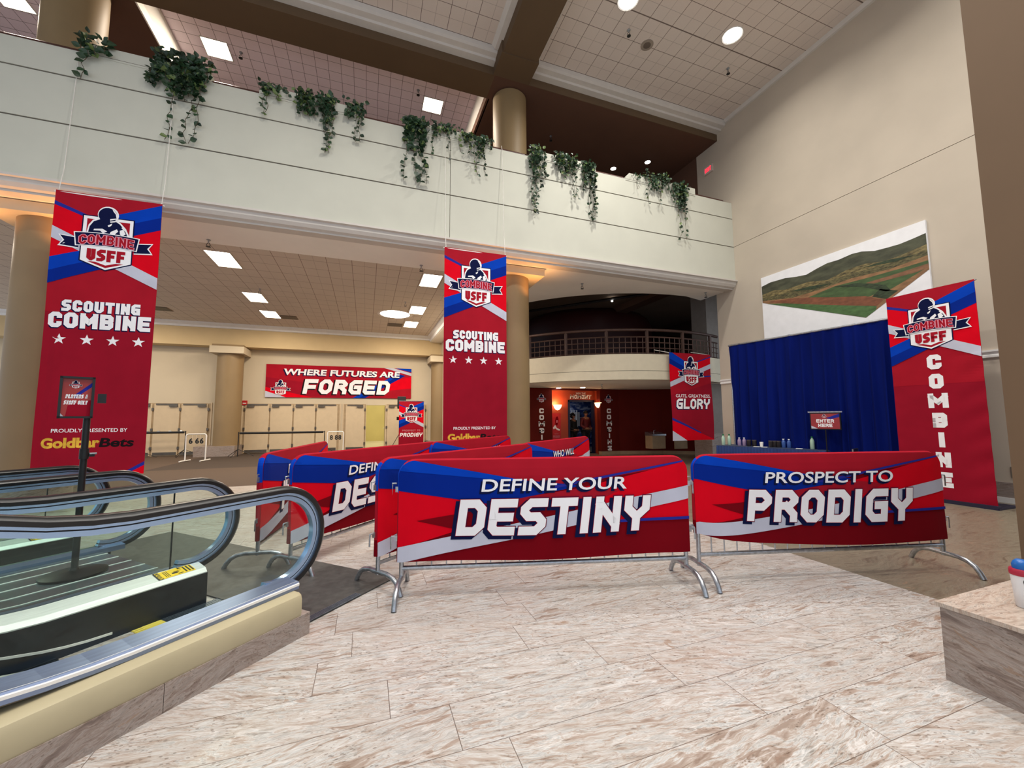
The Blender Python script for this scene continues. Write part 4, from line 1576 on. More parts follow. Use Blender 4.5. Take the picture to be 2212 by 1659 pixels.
def sweep(b, sect, us, lf=1.0):
    """extrude a (v, z) section along u, following the rise of the escalator"""
    b.loft([[(u, v, z + lift(u) * lf) for v, z in sect] for u in us])


def handrail_path():
    P = [(u, LCZ + LR + lift(u), 0, 1) for u in US + [1.5, 1.75]]
    for i in range(0, 25):
        a = PI / 2 - math.radians(198) * i / 24
        P.append((LCU + LR * math.cos(a), LCZ + LR * math.sin(a), math.cos(a), math.sin(a)))
    return P


def path_band(b, v, r0, r1, hw):
    """band following the handrail path between radial offsets r0..r1, half width hw across"""
    rings = []
    for u, z, nu, nz in handrail_path():
        rings.append([(u + nu * r0, v - hw, z + nz * r0), (u + nu * r1, v - hw * .9, z + nz * r1), (u + nu * r1, v + hw * .9, z + nz * r1), (u + nu * r0, v + hw, z + nz * r0)])
    b.loft(rings)


def escalator(v1, v2, label, curb):
    off = (1.4, (v1 + v2) / 2, 0)
    t = thing('escalator', label, 'escalator', uvw(*off), A45, 'pair of escalators')
    us = US + [1.6, 2.0]
    if curb:
        b = B().m(M_marble_v)
        b.box((-3, 2.482, 0), (1.19, 2.62, .14))
        b.box((1.193, 2.482, 0), (2.02, 2.62, .14))
        b.obj('marble_plinth', t, off)
        b = B().m(M_cream)
        rr = [(2.49, .14), (2.485, .16), (2.485, .245), (2.497, .272), (2.52, .283), (2.66, .285), (2.66, .14)]
        b.loft([[(u, v, z) for v, z in rr] for u in US + [1.6, 1.93, 1.955]] + [[(1.965, v * .9 + 2.59 * .1, z * .97 + .2 * .03) for v, z in rr]])
        b.obj('cream_sill', t, off, True)
    for k, v in enumerate((v1, v2)):
        s_ = 1 if k == 0 else -1      # inner side direction
        # outer deck
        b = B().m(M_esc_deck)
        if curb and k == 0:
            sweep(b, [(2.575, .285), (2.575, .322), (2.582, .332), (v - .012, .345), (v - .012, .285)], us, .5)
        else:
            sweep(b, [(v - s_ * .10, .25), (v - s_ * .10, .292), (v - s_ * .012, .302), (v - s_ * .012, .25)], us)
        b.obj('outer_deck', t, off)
        if curb and k == 0:
            b = B().m(M_white)
            sweep(b, [(2.572, .305), (2.572, .319), (2.580, .328), (2.592, .3335), (2.592, .305)], us, .5)
            b.obj('deck_edge', t, off)
            b = B().m(M_hinge)
            sweep(b, [(2.60, .27), (2.60, .305), (2.64, .305), (2.64, .27)], us, .5)
            b.obj('shadow_gap', t, off)
        # inner deck: flat strip + slanted lip
        b = B().m(M_esc_white)
        sweep(b, [(v + s_ * .012, .29), (v + s_ * .012, .306), (v + s_ * .128, .276), (v + s_ * .15, .247), (v + s_ * .15, .225), (v + s_ * .1, .225)], us[:-1] + [1.955, 1.985])
        d = b.obj('inner_deck', t, off)
        # warning sticker
        b = B().m(M_sticker)
        q = lambda u, w, l: (u, v + s_ * (.012 + w), .3065 + l - .030 * (w / .116))
        if k == 1:
            g = G()
            g.poly(M_sticker, [(0, 0), (.20, 0), (.20, .100), (0, .100)])
            g.poly(M_black, [(-.02, -.004), (.012, -.004), (.012, .104), (-.02, .104)])
            g.many(M_black, [[(.03 + i * .01, .01), (.034 + i * .01, .01), (.034 + i * .01, .09), (.03 + i * .01, .09)] for i in range(3)])
            g.many(M_black, [[(.145 + i * .02, .012), (.155 + i * .02, .012), (.155 + i * .02, .09), (.145 + i * .02, .09)] for i in range(3)])
            g.many(M_black, [[(.07, .03), (.10, .03), (.115, .04), (.10, .05), (.07, .05)], [(.085, .052), (.13, .056), (.13, .06), (.085, .06)], [(.1, .012), (.13, .012), (.13, .022), (.1, .022)]])
            tris, x0, x1, y0, y1 = fpolys('CAUTION', .02)
            f = .095 / (x1 - x0)
            g.many(M_sticker, [[(-.012 + (py - y0) * f * 1.6, .098 - (px - x0) * f) for px, py in p] for p in tris])
            g.build(b, lambda x, y, l: q(1.70 + x * 1.1, .110 - y, l + .001), .0003)
            b.obj('warning_sticker', t, off, fix=False)
        # skirt panel with bright brush line
        b = B().m(M_skirt)
        sweep(b, [(v + s_ * .15, .24), (v + s_ * .155, -.06), (v + s_ * .145, -.06), (v + s_ * .14, .24)], us[:-1] + [1.99])
        b.obj('skirt_panel', t, off)
        b = B().m(M_white)
        ub = [u for u in US if u < 1.2] + [1.2, 1.30, 1.42]
        b.loft([[(u, v + s_ * .154, .030 + lift(u, 1.45) + a) for a in (0, .014)] + [(u, v + s_ * .160, .030 + lift(u, 1.45) + a) for a in (.014, 0)] for u in ub])
        b.obj('brush_line', t, off)
        # glass
        b = B().m(M_glass)
        r = LR - .068
        out = [(u, .27 + lift(u)) for u in US + [1.6, 2.0]]
        a0 = -70
        arcp = [(LCU + r * math.cos(math.radians(a)), LCZ + r * math.sin(math.radians(a))) for a in range(a0, 91, 8)] + [(LCU, LCZ + r)]
        top = [(u, LCZ + r + lift(u)) for u in reversed(US + [1.5, 1.75])]
        poly = out + arcp + top
        b.prism([(u, v - .006, z) for u, z in poly], (0, .012, 0))
        b.obj('glass_panel', t, off)
        for uj in ((-.1,) if k == 0 else (1.80, .2)):
            b = B().m(M_black)
            b.box((uj - .003, v - .0065, .29 + lift(uj)), (uj + .003, v + .0065, LCZ + r + lift(uj)))
            b.obj('glass_joint', t, off)
        b = B().m(M_guide)
        path_band(b, v, -.016, -.040, .027)
        path_band(b, v, -.047, -.074, .025)
        b.m(M_black)
        path_band(b, v, -.039, -.048, .022)
        b.obj('handrail_guide', t, off, True)
        b = B().m(M_rubber)
        rings = []
        for u, z, nu, nz in handrail_path():
            sec = [(-.042, -.024), (-.046, .0), (-.036, .016), (-.018, .022), (0, .023), (.018, .022), (.036, .016), (.046, .0), (.042, -.024), (.02, -.02), (-.02, -.02)]
            rings.append([(u + nu * d_, v + w_, z + nz * d_) for w_, d_ in sec])
        b.loft(rings)
        b.obj('handrail', t, off, True)
    va, vb = v1 + .15, v2 - .15
    b = B().m(M_comb)
    b.box((1.69, va, -.02), (2.07, vb, .004))
    for i in range(34):
        u = 1.70 + i * .011
        b.box((u, va, .004), (u + .005, vb, .008))
    b.obj('landing_plate', t, off)
    b = B().m(M_yellow)
    n = 24
    for i in range(n):
        w0 = va + (vb - va) * i / n
        b.box((1.52, w0, -.025), (1.69, w0 + (vb - va) / n * .7, .006))
    b.box((1.58, va, -.02), (1.69, vb, .005))
    b.obj('comb', t, off)
    for i in range(9):
        u1 = 1.56 - i * .4
        z = lift(u1 - .2, 1.3) - .03
        b = B().m(M_step)
        b.box((u1 - .4, va, z - .25), (u1, vb, z))
        for k in range(24):
            w0 = va + (vb - va) * (k + .2) / 24
            b.box((u1 - .4, w0, z), (u1, w0 + .02, z + .008))
        b.obj('step', t, off)
    return t


escalator(2.725, 3.78, 'nearest escalator at the lower left, with the cream sill and marble plinth', True)
escalator(5.08, 6.14, 'farther escalator, behind the striped metal deck with the sign', False)
off = (1.4, 4.43, 0)
t = thing('escalator_deck', 'grey striped metal deck between the two escalators, carrying the staff sign', 'deck', uvw(*off), A45)
b = B().m(M_centre)
b.loft([[(u, v, z + lift(u)) for v, z in ((3.885, .02), (3.885, .27), (4.975, .27), (4.975, .02))] for u in US + [1.6, 1.83]])
b.obj('deck_plate', t, off)
for v in (4.02, 4.22, 4.44, 4.66, 4.86):
    b = B().m(M_white)
    b.loft([[(u, v - .006, .270 + lift(u)), (u, v - .006, .273 + lift(u)), (u, v + .006, .273 + lift(u)), (u, v + .006, .270 + lift(u))] for u in US + [1.6, 1.83]])
    b.obj('joint_strip', t, off)
off = (2.5, 4.4, 0)
b = B().m(mat('landing_mat_grey', (80, 79, 77), .55, .3, var=.16, scale=14, det=5))
b.box((2.07, 2.60, 0), (3.0, 6.3, .012))
b.m(M_comb)
for i in range(5):
    b.box((2.03, 2.60 + i * .014, .0), (2.6, 2.606 + i * .014, .016))
o = b.obj('landing_mat', None, off)
o.location = uvw(*off)
o.rotation_euler = (0, 0, A45)
tag(o, 'large dark grey landing mat on the floor in front of the escalators', 'mat')

# ------------------------------------------------------------------ PLAYERS & STAFF ONLY sign
sx, sy, _ = uvw(1.48, 4.43)
t = thing('sign_stand', 'black floor sign reading PLAYERS & STAFF ONLY on the escalator deck', 'sign', (sx, sy, .272), math.radians(26.5))
b = B().m(mat('sign_base_black', (36, 34, 34), .35, .5, var=.1))
b.lathe([(.19, 0), (.19, .012), (.17, .018), (.03, .034), (.022, .05)], (0, 0, .002), 40)
b.obj('base', t, smooth=True)
b = B().m(M_black)
b.cyl((0, 0, .04), (0, 0, 1.42), .021, 16)
b.cyl((0, 0, .88), (0, 0, .96), .028, 16)
b.obj('pole', t, smooth=True)
for z, l in ((1.36, .05), (.91, .04)):
    b = B().m(M_black)
    b.cbox((.075 if z > 1 else .04, .01, z), (l, .03, .075 if z > 1 else .03))
    if z < 1:
        b.m(M_galv).cyl((.03, -.01, z + .01), (.07, -.01, z + .01), .008, 8)
    b.obj('clamp', t)
b = B().m(M_black)
w, h = .19, .325
fx, fz = -.065, 1.20
for a in ((0, 0, w, .016), (0, h - .016, w, h), (0, 0, .016, h), (w - .016, 0, w, h)):
    b.box((fx - w / 2 + a[0], -.055, fz + a[1]), (fx - w / 2 + a[2], -.022, fz + a[3]))
b.box((fx - w / 2, -.034, fz), (fx + w / 2, -.022, fz + h))
b.obj('sign_frame', t)
M_sg = mat('sign_print_red', (160, 44, 38), .35, var=.06)
g = G([(0, 0), (w, 0), (w, h), (0, h)])
I = INK
g.poly(M_sg, [(0, 0), (w, 0), (w, h), (0, h)])
g.poly(I['maroon'], [(.04, 0), (w, 0), (w, .15), (.05, .10)])
g.poly(I['line'], [(.09, .19), (w, .30), (w, .265), (.08, .15)])
g.poly(I['silver'], [(0, .06), (.045, 0), (.02, 0), (0, .03)])
logo(g, w / 2 - .01, .285, .038, False)
g.stext(I['white'], 'PLAYERS &', w / 2, .155, .013, .031, .24, .12, .12, width=.118)
g.stext(I['white'], 'STAFF ONLY', w / 2 - .003, .107, .012, .031, .24, .12, .12, width=.126)
b = B()
g.build(b, lambda x, y, l: (fx - w / 2 + x, -.036 - l, fz + y), .00012)
b.obj('sign_print', t, fix=False)

# ------------------------------------------------------------------ marble bench block and shaker bottle
b = B().m(M_marble_v)
b.box((3.05, -1.2, 0), (4.55, 1.40, .39))
b.m(marble_floor('marble_top', lin((196, 184, 172)), lin((174, 156, 142)), lin((146, 124, 108)), tile=False, rough=.3, sc=1.05))
b.box((3.035, -1.21, .39), (4.55, 1.415, .412))
tag(b.obj('marble_bench', None), 'low streaked marble bench block at the right edge, against the brown pillar', 'bench')
t = thing('drink_bottle', 'white drink bottle with a blue cap and crimson collar on the marble bench', 'bottle', (3.392, 1.196, .412))
b = B().m(mat('bottle_white', (226, 226, 228), .35, var=.03))
b.lathe([(.030, 0), (.035, .006), (.040, .09), (.045, .165), (.045, .172)], (0, 0, 0), 32)
b.obj('body', t, smooth=True)
b = B().m(mat('bottle_crimson', (166, 30, 56), .35))
b.lathe([(.047, .170), (.048, .176), (.048, .198), (.044, .204)], (0, 0, 0), 32)
b.obj('collar', t, smooth=True)
b = B().m(mat('bottle_cap_blue', (14, 96, 176), .35))
b.lathe([(.035, .203), (.036, .225), (.030, .240), (.018, .252), (.001, .254)], (0, 0, 0), 28)
b.obj('cap', t, smooth=True)
tris, x0, x1, y0, y1 = fpolys('core', .015)
b = B().m(M_black)
for p in tris:
    vs = []
    for px, py in p:
        zz_ = .02 + (px - x0) / (x1 - x0) * .135
        aa = math.radians(214) - (py - (y0 + y1) / 2) * -.95
        rr = .0355 + .0095 * zz_ / .165 + .0008
        vs.append((rr * math.cos(aa), rr * math.sin(aa), zz_))
    b.poly(vs)
b.obj('lettering', t, fix=False)

# ------------------------------------------------------------------ hanging ivy
M_leaf = mat('ivy_leaf', (38, 64, 40), .42, var=.45, scale=3.0)
M_leaf2 = mat('ivy_leaf_light', (98, 118, 66), .42, var=.35, scale=3.0)
M_stem = mat('ivy_stem', (78, 66, 44), .7)


def leaf(b, p, d, size, rnd):
    d = d.normalized()
    sd = d.cross(Vector((rnd.uniform(-.6, .6), -1, rnd.uniform(-.5, .5)))).normalized()
    nn_ = sd.cross(d).normalized()
    o = [(0, 0, 0), (.28, .34, .05), (.55, .40, .02), (.8, .22, -.03), (1.02, 0, -.10), (.8, -.22, -.03), (.55, -.40, .02), (.28, -.34, .05)]
    vs = [b.bm.verts.new(p + d * (x * size) + sd * (y * size) + nn_ * (z * size)) for x, y, z in o]
    m1 = b.bm.verts.new(p + d * (.45 * size) - nn_ * (.08 * size))
    for i in range(8):
        b.face([vs[i], vs[(i + 1) % 8], m1])


def ivy(i, x0, x1, ztop, zbot, dens, lab, tend=1, sz=.085):
    rnd = random.Random(100 + i)
    off = ((x0 + x1) / 2, 8.56, 7.95)
    t = thing('hanging_ivy', lab, 'plant', off, 0, 'ivy clumps trailing over the balcony wall')
    b = B().m(M_leaf)
    sb = B().m(M_stem)
    w = x1 - x0
    n = int(dens)
    for k in range(n):
        fx_ = rnd.random()
        xs = x0 + w * fx_
        full = k < tend
        fall = (ztop - zbot) * (1.0 if full else rnd.uniform(.18, .55) * (1 - .5 * abs(fx_ - .5)))
        pts = [Vector((xs + rnd.uniform(-.05, .05), 8.72, 7.93)), Vector((xs, 8.62, ztop - .03 - rnd.uniform(0, .12))), Vector((xs + rnd.uniform(-.03, .03), 8.50, 7.93))]
        z = 7.9
        x = xs
        while z > ztop - fall:
            z -= .09
            x += rnd.uniform(-.045, .045)
            x = min(max(x, x0 - .03), x1 + .03)
            pts.append(Vector((x, 8.515 - rnd.uniform(0, .035), z)))
        sb.tube(pts, .0045, 5)
        for a, c_ in zip(pts[1:-1], pts[2:]):
            seg = (c_ - a)
            for q in range(1 if full and a.z < ztop - fall * .5 else 2):
                p = a + seg * rnd.random()
                d = Vector((rnd.uniform(-1, 1), rnd.uniform(-.9, .1), rnd.uniform(-1.0, .25)))
                b.m(M_leaf if rnd.random() < (.45 if i in (7,) else .86) else M_leaf2)
                leaf(b, p, d, sz * rnd.uniform(.7, 1.25), rnd)
        for q in range(3):
            p = Vector((xs + rnd.uniform(-.08, .08), 8.56 + rnd.uniform(-.1, .08), ztop - rnd.uniform(0, .16)))
            b.m(M_leaf if rnd.random() < .85 else M_leaf2)
            leaf(b, p, Vector((rnd.uniform(-1, 1), rnd.uniform(-.8, .4), rnd.uniform(-.6, .8))), sz * rnd.uniform(.8, 1.25), rnd)
    sb.obj('stems', t, off)
    o = b.obj('foliage', t, off, fix=False)


IVY = [(-4.72, -4.40, 8.10, 7.33, 7, 'small ivy sprig at the far left, above the left banner', 1, .12),
       (-3.74, -2.91, 8.17, 6.50, 42, 'largest ivy clump, wide and dense, right of the left column', 3, .10),
       (-2.08, -1.60, 8.05, 7.45, 15, 'short ivy clump with two lobes, first one right of the largest clump', 2, .08),
       (-1.41, -.75, 8.08, 6.90, 34, 'dense ivy clump between the two short ones, left of the gallery light', 3, .085),
       (-.52, -.20, 8.08, 7.25, 13, 'narrow ivy clump at the right end of the second planter', 2, .085),
       (.68, 1.10, 8.04, 6.60, 20, 'long narrow ivy clump with big leaves, left end of the middle planter', 4, .11),
       (1.24, 1.72, 8.05, 7.36, 19, 'short dark ivy clump second from the left in the middle planter', 2, .075),
       (1.78, 2.12, 8.02, 7.48, 13, 'light green ivy clump just left of the cord of the middle banner', 3, .075),
       (2.22, 2.58, 7.98, 7.05, 16, 'ivy clump against the round middle column', 3, .07),
       (3.62, 3.97, 8.07, 6.45, 16, 'long sparse ivy clump just right of the round middle column', 4, .085),
       (4.26, 4.86, 8.05, 6.92, 34, 'dense round ivy clump in the fourth planter', 2, .075),
       (5.02, 5.36, 8.0, 6.50, 17, 'long ivy clump hanging at the right end of the fourth planter', 4, .08),
       (6.45, 6.88, 8.0, 7.62, 4, 'few sparse ivy leaves at the left corner of the last planter', 1, .06),
       (6.98, 7.72, 8.12, 7.22, 34, 'wide dense ivy clump in the last planter near the right wall', 2, .075),
       (7.78, 8.38, 8.02, 6.40, 22, 'rightmost ivy clump with one long trailing strand', 2, .08)]
for i, a in enumerate(IVY):
    ivy(i, *a[:4], a[4], a[5], a[6], a[7])

# ------------------------------------------------------------------ exit sign, painting
t = thing('exit_sign', 'small red lit EXIT sign high on the tan wall above the balcony', 'sign', (XW, 9.31, 9.2))
b = B().m(mat('exit_box', (214, 196, 186), .5))
b.box((XW - .05, 9.15, 9.18), (XW, 9.47, 9.42))
b.obj('housing', t, (XW, 9.31, 9.2))
M_ex = emit('exit_red', (255, 40, 60), 1.6)
g = G()
g.stext(M_ex, 'EXIT', 0, -.06, .07, .13, .22, .0, width=.24)
b = B()
g.build(b, lambda x, y, l: (XW - .051 - l, 9.31 - x, 9.30 + y), .0003)
b.m(M_ex)
b.obj('letters', t, (XW, 9.31, 9.2), fix=False)

off = (XW, 6.0, 3.55)
t = thing('landscape_canvas', 'large white canvas with a valley landscape, on the tan wall above the blue curtain', 'painting', off)
b = B().m(M_wcan)
b.box((XW - .05, 4.30, 2.7), (XW - .004, 7.74, 5.22))
b.obj('canvas', t, off)
C_ = lambda n, c, v=.25, s_=5: mat('paint_' + n, c, .7, var=v, scale=s_, stretch=(1, 1, 3), det=6)
g = G()
ridge = [(7.73, 4.98), (7.48, 5.02), (7.27, 5.01), (7.07, 5.0), (6.78, 4.94), (6.55, 4.91), (6.32, 4.97), (6.07, 5.02), (5.82, 5.01), (5.56, 5.04), (5.37, 5.02), (5.14, 4.94), (4.91, 4.92), (4.72, 4.91), (4.51, 4.93), (4.305, 4.96)]
V_ = [(4.305, 4.24), (5.39, 3.56), (7.73, 4.53)]
g.poly(C_('hill', (70, 72, 54), .3, 3), ridge + V_)
g.poly(C_('slope', (112, 100, 64), .5, 9), [(7.73, 4.75), (7.4, 4.78), (7.09, 4.70), (6.52, 4.72), (6.09, 4.62), (5.69, 4.72), (5.33, 4.73), (4.99, 4.66), (4.68, 4.68), (4.305, 4.74)] + V_)
g.poly(C_('scrub', (88, 82, 52), .5, 14), [(7.73, 4.66), (7.0, 4.60), (6.3, 4.58), (5.6, 4.60), (4.9, 4.58), (4.305, 4.63)] + V_)
g.poly(C_('earth', (140, 104, 70), .2, 6), [(7.73, 4.58), (6.9, 4.44), (6.3, 4.45), (5.6, 4.50), (4.9, 4.46), (4.305, 4.52)] + V_)
g.poly(C_('field', (66, 88, 50), .2, 5), [(6.54, 4.34), (5.94, 4.43), (5.35, 4.41), (4.75, 4.41), (4.305, 4.42), (4.305, 4.30), (4.53, 4.20), (4.9, 4.05), (5.3, 4.0), (5.9, 4.15)])
g.poly(C_('earth2', (126, 88, 62), .2, 6), [(4.305, 4.36), (4.75, 4.33), (5.35, 4.31), (5.2, 4.25), (4.5, 4.25), (4.305, 4.28)])
g.poly(C_('brown', (122, 74, 50), .2, 6), [(7.62, 4.52), (7.0, 4.44), (6.54, 4.34), (5.9, 4.16), (5.37, 4.03), (5.05, 3.86), (5.18, 3.76), (6.13, 4.04), (7.11, 4.35)])
g.poly(C_('grass', (72, 104, 58), .2, 6), [(7.6, 4.47), (7.11, 4.35), (6.13, 4.04), (5.18, 3.76), (5.2, 3.68), (5.39, 3.565), (6.6, 4.06)])
g.many(C_('trees', (44, 58, 36), .4, 12), [[(5.95, 4.42), (5.4, 4.24), (5.0, 4.02), (4.92, 4.02), (5.0, 4.16), (5.5, 4.36)], [(7.0, 4.62), (6.4, 4.5), (6.0, 4.52), (6.5, 4.6)], [(5.4, 4.66), (4.8, 4.58), (4.5, 4.6), (4.9, 4.66)], [(5.1, 4.1), (4.8, 3.98), (5.0, 3.86), (5.25, 3.98)]])
b = B()
g.build(b, lambda x, y, l: (XW - .052 - l, x, y), .0004)
b.obj('landscape', t, off, fix=False)

# ------------------------------------------------------------------ blue drape on pipes
off = (9.2, 6.0, 0)
t = thing('blue_drape', 'tall navy blue pipe-and-drape curtain in front of the right wall', 'curtain', off)
M_drape = mat('drape_navy', (4, 20, 92), .95, spec=.1, var=.12, scale=2.2, stretch=(1, 1, .2))
p0, p1 = Vector((8.88, 7.86, 0)), Vector((9.48, 3.95, 0))
dd = (p1 - p0)
Ld = dd.length
dd.normalize()
nv = Vector((-dd.y, dd.x, 0))
if nv.x > 0:
    nv = -nv
b = B().m(M_drape)
rnd = random.Random(5)
prof = []
x = 0
while x < Ld:
    prof.append(x)
    x += .022
ph = [rnd.uniform(0, 6) for _ in range(6)]
rows = []
for z in (0.02, .5, 1.1, 1.8, 2.5, 3.0, 3.22, 3.27, 3.33):
    k = 1.0 if z < 2.5 else .55 if z < 3.1 else .22
    rows.append([tuple(p0 + dd * x + nv * k * (.042 * math.sin(x * 29 + ph[0] + 1.6 * math.sin(x * 2.3 + z * .12)) + .034 * math.sin(x * 11 + ph[1]) + .016 * math.sin(x * 57 + ph[2])) + Vector((0, 0, z))) for x in prof])
b.loft(rows, False, False)
b.obj('drape', t, off, True)
b = B().m(M_galv)
b.cyl(p0 + Vector((0, 0, 3.31)), p1 + Vector((0, 0, 3.31)), .022, 10)
b.obj('top_pipe', t, off)
for p in (p0, p0.lerp(p1, .5), p1):
    b = B().m(M_galv)
    b.cyl(p - nv * .08 + Vector((0, 0, 0)), p - nv * .08 + Vector((0, 0, 3.3)), .024, 10)
    b.cbox((p - nv * .1 + Vector((0, 0, .01))), (.35, .35, .02))
    b.obj('upright', t, off)

# ENTER HERE sign in front of the drape
t = thing('enter_sign', 'small ENTER HERE sign in a black frame in front of the blue drape', 'sign', (8.97, 5.68, 0), math.radians(-78))
b = B().m(M_blackm)
b.cyl((0, .0, .02), (0, .0, 1.18), .011, 10)
b.obj('pole', t)
b = B().m(M_blackm)
b.lathe([(.10, 0), (.10, .012), (.03, .02)], (0, .0, 0), 28)
b.obj('base', t)
b = B().m(M_blackm)
b.box((-.27, 0, 1.18), (.27, .03, 1.55))
b.m(M_galv).box((-.30, -.005, 1.535), (.30, .03, 1.56))
b.obj('sign_frame', t)
g = G([(-.25, 0), (.25, 0), (.25, .31), (-.25, .31)])
g.poly(mat('enter_print', (150, 44, 50), .45, var=.06), [(-.25, 0), (.25, 0), (.25, .31), (-.25, .31)])
g.poly(I['line'], [(.02, .22), (.25, .31), (.25, .24), (.1, .2)])
g.poly(I['silver'], [(-.25, 0), (-.13, 0), (-.25, .06)])
logo(g, -.01, .29, .05, False)
g.stext(I['white'], 'ENTER', 0, .125, .05, .07, .24, .12, width=.31)
g.stext(I['white'], 'HERE', 0, .035, .05, .07, .24, .12, width=.25)
b = B()
g.build(b, lambda x, y, l: (x, -.003 - l, 1.20 + y), .0002)
b.obj('sign_print', t, fix=False)

# ------------------------------------------------------------------ skirted table with bottles and cups
tx0, ty0 = 8.28, 7.83
ta = math.atan2(5.72 - 7.83, 8.90 - 8.28)
t = thing('skirted_table', 'long table with a pleated navy skirt in front of the blue drape', 'table', (tx0, ty0, 0), ta)
TL = 2.25
b = B().m(mat('table_top_cloth', (44, 56, 84), .6))
b.box((0, 0, .72), (TL, .74, .75))
b.obj('table_top', t)
b = B().m(mat('table_skirt_blue', (16, 46, 104), .6, var=.12, scale=4))
path = [(x * TL / 180, 0, 0, -1) for x in range(181)] + [(TL, y * .74 / 50, 1, 0) for y in range(51)] + [(TL - x * TL / 180, .74, 0, 1) for x in range(181)] + [(0, .74 - y * .74 / 50, -1, 0) for y in range(51)]
rows = []
for z, k in ((.745, .1), (.70, .5), (.4, 1), (.02, 1.2)):
    rows.append([(x + nx * (.004 + .012 * k * (1 + math.sin(i * 1.15))), y + ny * (.004 + .012 * k * (1 + math.sin(i * 1.15))), z) for i, (x, y, nx, ny) in enumerate(path)])
b.loft(rows, True, False)
b.obj('skirt', t, smooth=True)


def tab(u_, v_):
    c_, s_ = math.cos(ta), math.sin(ta)
    return (tx0 + u_ * c_ - v_ * s_, ty0 + u_ * s_ + v_ * c_, .75)


def bottle(h, r, body, cap):
    t_ = thing('water_bottle', '', 'bottle')
    b = B().m(body)
    b.lathe([(r * .9, 0), (r, .01), (r, h * .62), (r * .85, h * .72), (r * .42, h * .86), (r * .42, h * .9)], (0, 0, 0), 20)
    b.obj('body', t_, smooth=True)
    b = B().m(cap)
    b.lathe([(r * .48, h * .89), (r * .48, h), (.001, h)], (0, 0, 0), 16)
    b.obj('cap', t_, smooth=True)
    return t_


M_cl = mat('bottle_clear', (176, 204, 182), .15, var=.05)
M_gr = mat('bottle_green_cap', (22, 120, 70), .4)
M_bwh = mat('bottle_white_cap', (236, 238, 240), .4)
M_bbl = mat('bottle_blue_label', (52, 84, 150), .35, var=.1)
M_bpk = mat('bottle_lilac_label', (150, 128, 160), .35, var=.1)
SPECS = [(.03, .30, M_cl, M_gr, .27, 'green capped clear bottle at the left end of the table, nearer the camera'), (.12, .42, M_cl, M_gr, .27, 'green capped clear bottle at the left end of the table, nearer the drape'),
         (.42, .30, M_bpk, M_bwh, .2, 'white capped lilac bottle, left one of its pair'), (.52, .33, M_bpk, M_bwh, .2, 'white capped lilac bottle, right one of its pair, beside the dark cups'),
         (1.36, .36, M_bbl, M_bwh, .2, 'white capped blue bottle, left one of its pair beside the black canisters'), (1.47, .36, M_bbl, M_bwh, .2, 'white capped blue bottle, right one of its pair'),
         (1.83, .40, M_cl, M_gr, .27, 'green capped clear bottle at the right of the table, left one of the three'), (1.92, .34, M_cl, M_gr, .27, 'green capped clear bottle at the right of the table, middle one of the three'), (1.99, .42, M_cl, M_gr, .27, 'green capped clear bottle at the right of the table, right one of the three')]
protos = {}
for u_, v_, bo, ca, h_, s_ in SPECS:
    k = (bo.name, ca.name)
    if k not in protos:
        protos[k] = o = bottle(h_, .042, bo, ca)
    else:
        o = dup(protos[k])
    o.location = tab(u_, v_)
    o['label'] = s_
    o['group'] = 'bottles on the skirted table'
M_dk = mat('canister_black', (30, 24, 26), .4, var=.1)
CUPS = [(.64, .3, 'dark canister, left one of the pair behind the lilac bottles'), (.75, .33, 'dark canister, right one of the pair behind the lilac bottles'),
        (1.12, .3, 'black canister, first from the left of the three mid-table'), (1.19, .33, 'black canister, second of the three mid-table'), (1.27, .34, 'black canister, third of the three mid-table, beside the blue bottles')]
t0 = None
for u_, v_, s_ in CUPS:
    if t0 is None:
        o = t0 = thing('canister', s_, 'canister', (0, 0, 0), 0, 'dark canisters on the skirted table')
        b = B().m(M_dk)
        b.lathe([(.045, 0), (.048, .01), (.048, .13)], (0, 0, 0), 20)
        b.obj('body', t0, smooth=True)
        b = B().m(mat('canister_lid', (70, 62, 62), .4))
        b.lathe([(.049, .13), (.049, .15), (.001, .152)], (0, 0, 0), 20)
        b.obj('lid', t0, smooth=True)
    else:
        o = dup(t0)
    o.location = tab(u_, v_)
    o['label'] = s_
t = thing('cup', 'small white cup alone between the canisters on the skirted table', 'cup', tab(.92, .3))
b = B().m(M_white)
b.lathe([(.03, 0), (.04, .11), (.037, .11), (.028, .008)], (0, 0, 0), 20)
b.obj('body', t, smooth=True)
for u_, v_, s_ in ((.85, .2, 'white paper sheet lying left on the skirted table'), (1.02, .2, 'white paper sheet lying beside the black canisters'), (1.7, .25, 'white paper sheet lying near the three green capped bottles')):
    b = B().m(M_white)
    b.box((-.06, -.08, 0), (.06, .08, .004))
    o = tag(b.obj('paper_sheet'), s_, 'paper', 'sheets on the skirted table')
    o.location = tab(u_, v_)
    o.rotation_euler = (0, 0, ta + .2)
t = thing('folding_chair', 'dark chair with a chrome frame edge at the right end of the skirted table', 'chair', (8.70, 5.24, 0), math.radians(200))
b = B().m(M_black)
b.box((-.2, -.2, .43), (.2, .2, .46))
b.obj('seat', t)
b = B().m(M_black)
b.box((-.2, .18, .55), (.2, .21, .84))
b.obj('backrest', t)
for sx_ in (-.2, .2):
    b = B().m(M_galv)
    b.tube([(sx_, .2, .84), (sx_, .2, .45), (sx_, -.2, 0.01)], .012, 8)
    b.obj('leg', t)
    b = B().m(M_galv)
    b.tube([(sx_, -.2, .45), (sx_, .22, 0.01)], .012, 8)
    b.obj('leg', t)

